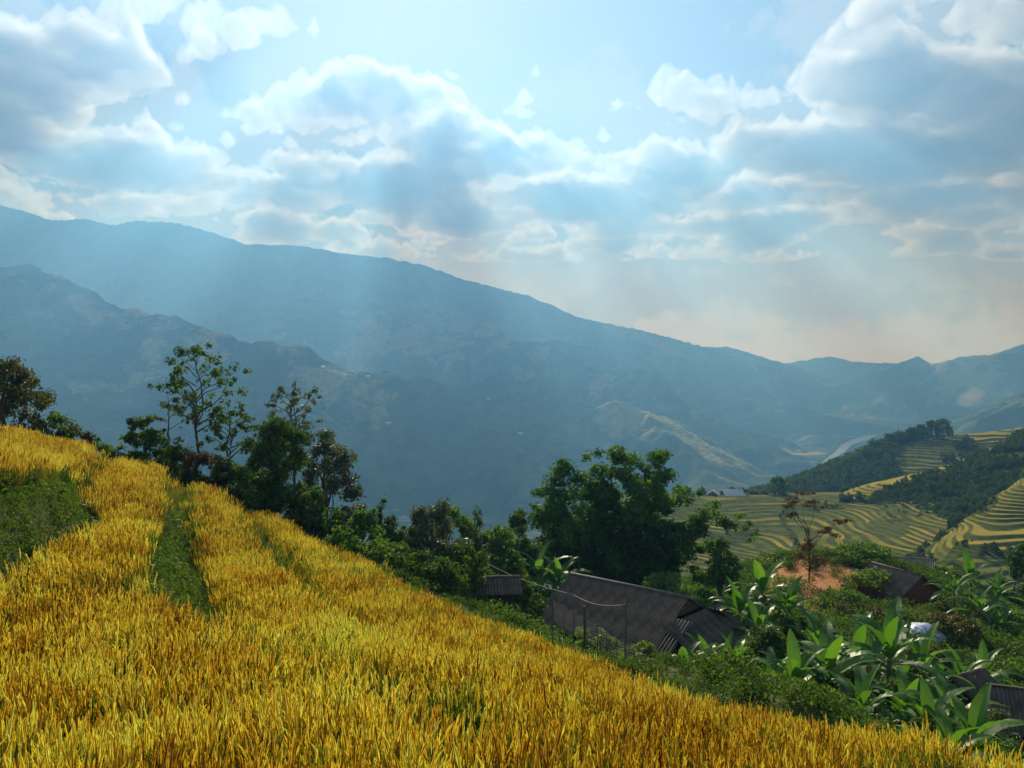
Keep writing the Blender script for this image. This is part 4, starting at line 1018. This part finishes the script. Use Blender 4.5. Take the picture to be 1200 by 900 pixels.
BN += [('banana plant at the rice edge just right of the small pair by the roof corner', 860, 752, 42, .8, 8), ('banana plant at the rice edge below the dark round bush', 930, 764, 36, .8, 8), ('banana plant at the rice edge left of the low foot plant', 972, 750, 36, .9, 9),
       ('banana plant drooping over the rice right of the largest one', 1088, 812, 30, .8, 8), ('banana plant close to the right-edge roof, low by the rice', 1140, 828, 28, .75, 7), ('slim banana plant behind the largest one', 1030, 745, 46, .9, 8), ('banana plant left of the tarpaulin among shrubs', 1020, 760, 50, .8, 7)]
BN += [('banana plant in the green strip before the long roof lean-to', 800, 764, 42, .7, 7), ('short banana plant at the rice edge under the first grove', 905, 776, 38, .75, 8), ('short banana plant at the rice edge, midway along the lower right bushes', 1010, 790, 32, .75, 8),
       ('banana plant arching over the rice near the far right corner', 1110, 842, 25, .65, 7), ('banana plant between the dark round bush and the knoll', 955, 728, 56, .9, 9), ('banana plant on the slope under the red-brown house', 1060, 738, 60, .85, 8)]
for i, (lb, px, top, d, s, nl) in enumerate(BN): banana(lb, px, top, d, s * 1.15, nl + 5, seed=i)
#BANANA_END

# ------------------------------------------------------------------ HOUSES
def corr_sheet(w_, l_, waves=5, amp=.042, th=.008):
    """one corrugated roofing sheet in its own plane: x across, y down the slope (0 to -l), z up"""
    n = waves * 4 + 1; v_ = []
    for j in range(2):
        for i in range(n):
            v_.append((-w_ / 2 + w_ * i / (n - 1), -l_ * j, amp * math.sin(2 * math.pi * i / 4)))
    v_ += [(x, y, z - th) for x, y, z in v_]
    f_ = []
    for i in range(n - 1):
        f_.append((i, i + n, i + 1 + n, i + 1)); f_.append((2 * n + i, 2 * n + i + 1, 3 * n + i + 1, 3 * n + i)); f_.append((n + i, 3 * n + i, 3 * n + i + 1, n + i + 1))
    return v_, f_
def sheet_mesh(w_, l_, mat, **k_):
    v_, f_ = corr_sheet(w_, l_, **k_); o = mesh_obj('roofing_sheet', v_, f_, mat); me = o.data; bpy.data.objects.remove(o); return me
def roof_slope(parent, origin, along, down, length, slope_len, rows, me, sw, slen, g, skip=0.0):
    """lay sheets row by row; 'along' and 'down' are unit vectors in the parent's frame"""
    along, down = Vector(along).normalized(), Vector(down).normalized(); nrm = along.cross(-down).normalized()
    if nrm.z < 0: nrm = -nrm
    nc = max(1, round(length / sw))
    for r in range(rows):
        for c_ in range(nc):
            if skip and r == rows - 1 and g.random() < skip: continue
            p = Vector(origin) + along * (length * (c_ + .5) / nc) + down * (slope_len * r / rows) + nrm * (.015 + .012 * (c_ % 2) + .02 * (rows - r))
            yv = -down; xv = along if along.cross(yv).dot(nrm) > 0 else -along
            m3 = Matrix((xv, yv, nrm)).transposed().to_4x4()
            m3 = Matrix.Translation(p + nrm * g.uniform(-.004, .012)) @ m3 @ Matrix.Rotation(g.uniform(-.012, .012), 4, 'Z') @ Matrix.Rotation(.03, 4, 'X')
            o = link('roofing_sheet', me, parent); o.matrix_local = m3 @ Matrix.Diagonal((length / nc / sw * 1.04, slope_len / rows / slen * 1.09, 1, 1))
def planks(parent, p0, p1, z0, ztop, mat, n, th=.05):
    p0, p1 = Vector((*p0, 0)), Vector((*p1, 0)); u = (p1 - p0).normalized(); L = (p1 - p0).length; nrm = Vector((-u.y, u.x, 0))
    for i in range(n):
        mb = MB(); t0, t1 = i / n, (i + 1) / n; off = nrm * (.012 * (i % 3))
        a, b = p0 + u * (L * t0 + .008) + off, p0 + u * (L * t1 - .008) + off
        za, zb_ = ztop(t0), ztop(t1); o_ = nrm * th
        mb.add([(*a.xy, z0), (*b.xy, z0), (*b.xy, zb_), (*a.xy, za), (*(a + o_).xy, z0), (*(b + o_).xy, z0), (*(b + o_).xy, zb_), (*(a + o_).xy, za)], [(0, 1, 2, 3), (7, 6, 5, 4), (0, 4, 5, 1), (3, 2, 6, 7), (0, 3, 7, 4), (1, 5, 6, 2)])
        mb.build('plank', mat, parent)
g = random.Random(3)
# --- the long house with a half-hipped corrugated roof
r0, r1 = Vector(P(672, 674, 62)), Vector(P(808, 702, 55.6)); zr = (r0.z + r1.z) / 2
ax = Vector((r1.x - r0.x, r1.y - r0.y, 0)); L = ax.length; yaw = math.atan2(ax.y, ax.x)
h1 = thing('long_house', 'long low house under a wide grey corrugated roof beyond the rice edge', 'house', (r0.x, r0.y, zr - 5.2), yaw)
RH, EV, HW = 5.2, 2.75, 4.6            # ridge height, eave height, half width in the house's frame (x along the ridge)
S1 = sheet_mesh(.95, 1.8, M['fibre'])
sl_ = math.hypot(HW, RH - EV)
for sg in (-1, 1):
    dn = Vector((0, sg * HW, EV - RH)).normalized()
    roof_slope(h1, (-.2, 0, RH), (1, 0, 0), dn, L + .2, sl_, 3, S1, .95, 1.8, g)
    roof_slope(h1, (L, sg * 1.7, RH - 1.7 / HW * (RH - EV)), (1, 0, 0), dn, 1.2, sl_ * (1 - 1.7 / HW), 2, S1, .95, 1.8, g)
mb = MB(); mb.tube([(-.25, 0, RH + .10), (L + .15, 0, RH + .10)], .11, 8); mb.build('ridge_cap', M['fibre_pale'], h1, True)
zg = RH - 1.7 / HW * (RH - EV)
dn = Vector((HW * .75, 0, -(zg - EV + .4))).normalized()
roof_slope(h1, (L + .15, -3.6, zg - .1), (0, 1, 0), dn, 7.2, 3.0, 2, sheet_mesh(.95, 1.8, M['fibre']), .95, 1.8, g)
gb = MB(); gb.add([(L - .12, -1.7, zg), (L - .12, 1.7, zg), (L - .12, 0, RH - .12), (L - .2, -1.7, zg), (L - .2, 1.7, zg), (L - .2, 0, RH - .12)], [(0, 1, 2), (5, 4, 3), (0, 3, 4, 1), (1, 4, 5, 2), (2, 5, 3, 0)]); gb.build('gable', M['timber'], h1)
planks(h1, (.3, -3.9), (L + 2.2, -3.9), -1.0, lambda t_: EV + .28, M['timber'], 26)
planks(h1, (L + 2.2, -3.9), (L + 2.2, 3.9), -1.0, lambda t_: EV - .25, M['timber'], 16)
planks(h1, (L + 2.2, 3.9), (.3, 3.9), -1.0, lambda t_: EV + .28, M['timber'], 26)
planks(h1, (.3, 3.9), (.3, -3.9), -1.0, lambda t_: EV + .28 + (RH - EV - .5) * (1 - abs(2 * t_ - 1)), M['timber'], 16)
# --- small gabled houses
def gable_house(label, px, py, d, yaw, W_, Lh, eave, rise, wall, roofm, group=None, nwall=14, name='house', sheetrows=2, over=.45, zb=None):
    """px, py, d: where the front end of the ridge shows; local y runs back along the ridge"""
    x, y, z = P(px, py, d); H = eave + rise
    o = thing(name, label, 'house', (x, y, z - H), yaw, group); g_ = random.Random(int(px))
    sl2 = math.hypot(W_ / 2 + over, rise * (W_ / 2 + over) / (W_ / 2)); me = sheet_mesh(1.0, sl2 / sheetrows, roofm, waves=5)
    for sg in (-1, 1):
        dn = Vector((sg * W_ / 2, 0, -rise)).normalized()
        roof_slope(o, (0, -over, H + .03), (0, 1, 0), dn, Lh + 2 * over, sl2, sheetrows, me, 1.0, sl2 / sheetrows, g_)
    mb = MB(); mb.tube([(0, -over, H + .1), (0, Lh + over, H + .1)], .09, 6); mb.build('ridge_cap', roofm, o, True)
    f_ = lambda t_: eave - .05 + (rise - .08) * (1 - abs(2 * t_ - 1))
    planks(o, (-W_ / 2, 0), (W_ / 2, 0), -1.2, f_, wall, nwall); planks(o, (W_ / 2, Lh), (-W_ / 2, Lh), -1.2, f_, wall, nwall)
    planks(o, (-W_ / 2, Lh), (-W_ / 2, 0), -1.2, lambda t_: eave - .05, wall, nwall); planks(o, (W_ / 2, 0), (W_ / 2, Lh), -1.2, lambda t_: eave - .05, wall, nwall)
    return o
gable_house('red-brown plank house with a grey gabled roof beside the knoll', 1077, 675, 82, math.radians(22), 4.6, 5.5, 2.1, 1.45, M['red_timber'], M['fibre'])
gable_house('small grey-roofed house half hidden behind the red-brown one', 1088, 656, 95, math.radians(70), 3.6, 4.5, 1.8, .8, M['timber'], M['fibre_pale'])
gable_house('corrugated roof house cut by the right edge of the picture', 1168, 806, 43, math.radians(-112), 3.6, 6.0, 1.9, 1.1, M['timber'], M['fibre'])
gable_house('tiny dark shed roof tucked among the lower right bananas', 1120, 795, 45, math.radians(-60), 1.7, 2.0, 1.4, .5, M['timber'], M['fibre'])
gable_house('pale grey shed roof peeping over the rice edge at the fence end', 549, 679, 50, math.radians(-84), 1.5, 2.6, 1.5, .4, M['timber'], M['fibre'])
gable_house('white-roofed farmhouse on the terraced hilltop across the ravine', 847, 573.5, 428, math.radians(-86), 8, 10, 2.4, 2.0, M['timber'], M['white'], sheetrows=1)
gable_house('smaller white-roofed outbuilding left of the hilltop farmhouse', 835, 575.5, 424, math.radians(-20), 5, 6, 2.0, 1.6, M['red_timber'], M['white'], sheetrows=1)
for i, (px, py, d) in enumerate([(413, 438, 2547), (431, 443, 2439), (378, 431, 2594), (573, 472, 2656), (455, 500, 2255), (610, 508, 2491), (795, 576, 424), (1030, 573, 415)]):
    x, y, _ = P(px, py, d); big = d > 1000
    z = far_z(x, y) if big else float(hillA(np.array([x]), np.array([float(y)]))[0]); s = 1.8 if big else .7
    o = thing('mountain_house' if big else 'hill_hut', ['tiny pale house upper left of the pair on the left-hand spur', 'tiny pale house lower right of the pair on the left-hand spur', 'tiny pale house highest on the left-hand spur', 'tiny pale house alone on the dark slope in the middle of the valley side', 'tiny pale house low on the left-hand spur behind the middle trees', 'tiny pale house above the giant bamboo clump, low on the mountain', 'grey hut at the left end of the terraced hilltop', 'grey hut below the golden strip of the wooded hill'][i], 'house', (x, y, z), i * .7)
    mb = MB(); mb.box((0, 0, 1.2 * s), (7 * s, 5 * s, 3.4 * s)); mb.build('wall', M['grey_wall'], o)
    mb = MB(); e = 3.0 * s; mb.add([(-4 * s, -e, 2.85 * s), (4 * s, -e, 2.85 * s), (4 * s, e, 2.85 * s), (-4 * s, e, 2.85 * s), (-4 * s, 0, 4.6 * s), (4 * s, 0, 4.6 * s)], [(0, 1, 5, 4), (2, 3, 4, 5), (0, 4, 3), (1, 2, 5), (3, 2, 1, 0)]); mb.build('roof', M['white'] if big else M['fibre_pale'], o)

# --- tarpaulin
m_, t, out = new_mat('tarpaulin')
oc = t.n('ShaderNodeTexCoord').outputs['Object']
wv = t.n('ShaderNodeTexWave', ins={0: oc, 'Scale': 1.1, 'Distortion': 7.0, 'Detail': 3.0}).outputs[1]
vo = t.n('ShaderNodeTexVoronoi', ins={'Vector': oc, 'Scale': 3.2}).outputs[0]
cc = t.mix(t.ramp(wv, .62, .8), (.66, .68, .74), (.20, .30, .62)); cc = t.mix(t.ramp(vo, .22, .12), cc, (.55, .25, .38))
bs = t.n('ShaderNodeBsdfPrincipled', ins={'Base Color': cc, 'Roughness': .45}); m_.node_tree.links.new(bs.outputs[0], out.inputs[0])
x, y, z = P(1080, 750, 66); n = 22
u, v2 = np.meshgrid(np.linspace(-1, 1, n), np.linspace(-1, 1, n))
zz = 1.3 * np.clip(1 - np.abs(u) ** 2.4, 0, 1) ** .7 * np.clip(1 - np.abs(v2) ** 2.2, 0, 1) ** .6 + .12 * fbm(u * 2.5 + 3, v2 * 2.5, 3)
tp = grid_mesh('tarpaulin', u * 1.55 + .08 * fbm(u * 3, v2 * 3, 2), v2 * 1.5, zz, m_, smooth=True, label='blue and white patterned tarpaulin draped over a heap below the red-brown house', category='tarpaulin')
tp.location = (x, y, z); tp.rotation_euler = (0, 0, .3)
# --- fence with netting along the rice edge
fl_ = [(648, 703, 32), (672, 716, 31), (700, 733, 30), (722, 748, 29), (744, 761, 28), (768, 773, 27), (792, 786, 26.5)]
fpts = []
for i in range(len(fl_) - 1):
    a, b = np.array(fl_[i]), np.array(fl_[i + 1])
    for q in (0, .5): fpts.append(a + (b - a) * q)
fpts.append(np.array(fl_[-1]))
fence = thing('garden_fence', 'thin post and net fence running along the edge of the rice field', 'fence', (0, 0, 0))
tops = []; g = random.Random(9)
for i, (px, py, d) in enumerate(fpts):
    x, y, z = P(px, py, d); zt = z + .0 + g.uniform(-.04, .1) + (.35 if i == 3 else 0); zb_ = min(gz(x, y), z - .6) - .15
    r = .05 if i == 3 else .015
    mb = MB(); mb.tube([(x, y, zb_), (x + g.uniform(-.04, .04), y, zt)], r, 6); mb.build('post', M['pole'], fence)
    tops.append((x, y, z))
m_, t, out = new_mat('fence_net')
bs = t.n('ShaderNodeBsdfDiffuse', ins={0: (.46, .42, .33, 1)}); m_.node_tree.links.new(bs.outputs[0], out.inputs[0])
mb = MB()
for i in range(len(tops) - 1):
    a, b = Vector(tops[i]), Vector(tops[i + 1])
    for q in range(9):
        t_ = q / 9; p = a.lerp(b, t_) + Vector((0, 0, -.06 * math.sin(math.pi * t_)))
        mb.tube([p + Vector((0, 0, 0)), p + Vector((.0, 0, -.75))], .0035, 3)
    for k_ in range(8):
        mb.tube([a + Vector((0, 0, -.1 * k_)), a.lerp(b, .5) + Vector((0, 0, -.06 - .1 * k_)), b + Vector((0, 0, -.1 * k_))], .004, 3)
o = mb.build('netting', m_, fence); o['kind'] = 'stuff'
# --- pole and wires
def at_pole(label, px, top, bot, d, r, name='pole'):
    x, y, z = P(px, top, d); zb_ = min(P(px, bot, d)[2], gz(x, y)) - .2
    o = thing(name, label, 'pole', (x, y, zb_)); mb = MB(); mb.tube([(0, 0, 0), (.02, 0, z - zb_)], [r, r * .7], 7); mb.build('shaft', M['pole'], o, True)
    mb = MB(); mb.box((.02, 0, z - zb_ - .12), (.34, .05, .05)); mb.build('crossbar', M['pole'], o); return Vector((x, y, z - .1))
pt = at_pole('tall thin pole standing before the long roof by the fence', 733, 706, 782, 36, .045)
def wire(label, a, b, sag, r=.014):
    pts = [Vector(a).lerp(Vector(b), t_) - Vector((0, 0, sag * math.sin(math.pi * t_))) for t_ in np.linspace(0, 1, 14)]
    mb = MB(); mb.tube(pts, r, 4); mb.build('wire', M['wire'], None, True, label=label, category='wire')
wire('sagging wire strung from the tall pole past the left end of the long roof', pt, P(672, 697, 48), .25)
wire('wire crossing the dark bushes above the pale shed roof', P(672, 697, 48), P(552, 650, 58), .3)
# --- smoke on the far right valley side
def smoke():
    g = np.random.default_rng(8); x, y, z = P(1137, 478, 2900)
    import bmesh
    bm = bmesh.new()
    bmesh.ops.create_icosphere(bm, subdivisions=4, radius=1.0)
    for q in bm.verts:
        c_ = q.co.copy(); n_ = fbm(np.array([c_.x * 1.4 + c_.z]), np.array([c_.y * 1.4 - c_.z]), 3)[0]
        k_ = 1 + .5 * n_; q.co = Vector((c_.x * 42 * k_ + 26 * c_.z, c_.y * 40 * k_, c_.z * 34 * k_ + 34))
    me = bpy.data.meshes.new('smoke'); bm.to_mesh(me); bm.free()
    m_, t, out = new_mat('smoke'); pv = t.n('ShaderNodeVolumePrincipled', ins={'Color': (.95, .95, .95, 1), 'Density': .004, 'Anisotropy': .2})
    m_.node_tree.links.new(pv.outputs[0], out.inputs['Volume']); me.materials.append(m_)
    link('smoke', me, None, (x, y, z), kind='stuff', label='pale smoke drifting over the far right valley side', category='smoke')
smoke()

# ------------------------------------------------------------------ CLOUD LAYER
def cloud_layer():
    z0 = 1560.0
    nx_, ny_ = 760, 600
    xa, xb, ya, yb = -8500, 8000, 2400, 12500
    gx = np.linspace(xa, xb, nx_); gy = np.geomspace(ya, yb, ny_)
    X_, Y_ = np.meshgrid(gx, gy)
    wx_ = X_ + 300 * fbm(X_ / 700, Y_ / 700, 5); wy_ = Y_ + 300 * fbm(X_ / 700 + 40, Y_ / 700, 5)
    px = 600 + F * wx_ / wy_; py = HY - F * z0 / wy_
    def bl(L_, s_k):
        r = np.zeros(X_.shape)
        for a, b, rx, ry, rot, st in L_:
            c_, s_ = math.cos(math.radians(rot)), math.sin(math.radians(rot)); u = px - a; v_ = -(py - b)
            u2, v2 = u * c_ - v_ * s_, u * s_ + v_ * c_
            r = r + st * np.clip(1.25 - np.hypot(u2 / (rx * s_k), v2 / (ry * s_k)), 0, 1)
        return r
    n_ = fbm(X_ / 1150, Y_ / 1150, 5, .5) + .33 * fbm(X_ / 240, Y_ / 240, 5, .62)
    m = -.30 + .85 * np.minimum(bl(DK, 1.15), 1.1) - .75 * np.minimum(bl(BR[:8], .85), 1) - .35 * np.minimum(bl(BR[8:], .8), 1) + 1.15 * n_ - .17 * sstep(Y_, 4800, 6500) - .35 * sstep(Y_, 7500, 10500)
    m = m - 2.0 * np.clip(1 - np.hypot((X_ + 330) / 1500, (Y_ - 2800) / 1300), 0, 1)      # the clear window the sun shines through
    edge = np.minimum(np.minimum((X_ - xa) / 900, (xb - X_) / 900), np.minimum((Y_ - ya) / 300, (yb - Y_) / 1500))
    t_ = np.clip(np.minimum(m, edge * 1.5), 0, 1)
    th = 420 * t_ ** .62
    up = z0 + th * (.62 + .35 * fbm(X_ / 190, Y_ / 190, 6, .6)); dn = z0 - th * (.36 + .22 * fbm(X_ / 170 + 9, Y_ / 170, 6, .6))
    i = np.arange(nx_ * ny_).reshape(ny_, nx_)
    q = np.stack([i[:-1, :-1], i[:-1, 1:], i[1:, 1:], i[1:, :-1]], -1).reshape(-1, 4)
    q = q[(t_.ravel()[q] > 0).any(1)]
    v_ = np.concatenate([np.stack([X_.ravel(), Y_.ravel(), up.ravel()], 1), np.stack([X_.ravel(), Y_.ravel(), dn.ravel()], 1)])
    f_ = np.concatenate([q, q[:, ::-1] + nx_ * ny_])
    m_, t, out = new_mat('cloud')
    pv = t.n('ShaderNodeVolumePrincipled', ins={'Color': (1, 1, 1, 1), 'Density': .0055, 'Anisotropy': 0.3})
    m_.node_tree.links.new(pv.outputs[0], out.inputs['Volume'])
    mesh_obj('clouds', v_, f_, m_, None, False, kind='stuff', label='broken grey cloud over the mountains with sunlit gaps', category='clouds')
cloud_layer()

# ------------------------------------------------------------------ HAZE
m_, t, out = new_mat('haze')
pv = t.n('ShaderNodeVolumePrincipled', ins={'Color': (0.088, 0.245, 0.54, 1), 'Density': 0.00042, 'Anisotropy': 0.45, 'Absorption Color': (.6, .6, .6, 1)})
m_.node_tree.links.new(pv.outputs[0], out.inputs['Volume'])
zlo = min(float(MZ.min()), -80.0) - 1.5; zhi = max(float(MZ.max()), 5.0) + 3.0
print('haze box', zlo, zhi)
mb = MB(); mb.box((0, 3400, (zlo + zhi) / 2), (17600, 12800, zhi - zlo)); mb.build('haze', m_, None, kind='stuff', label='blue haze filling the valley air', category='haze')
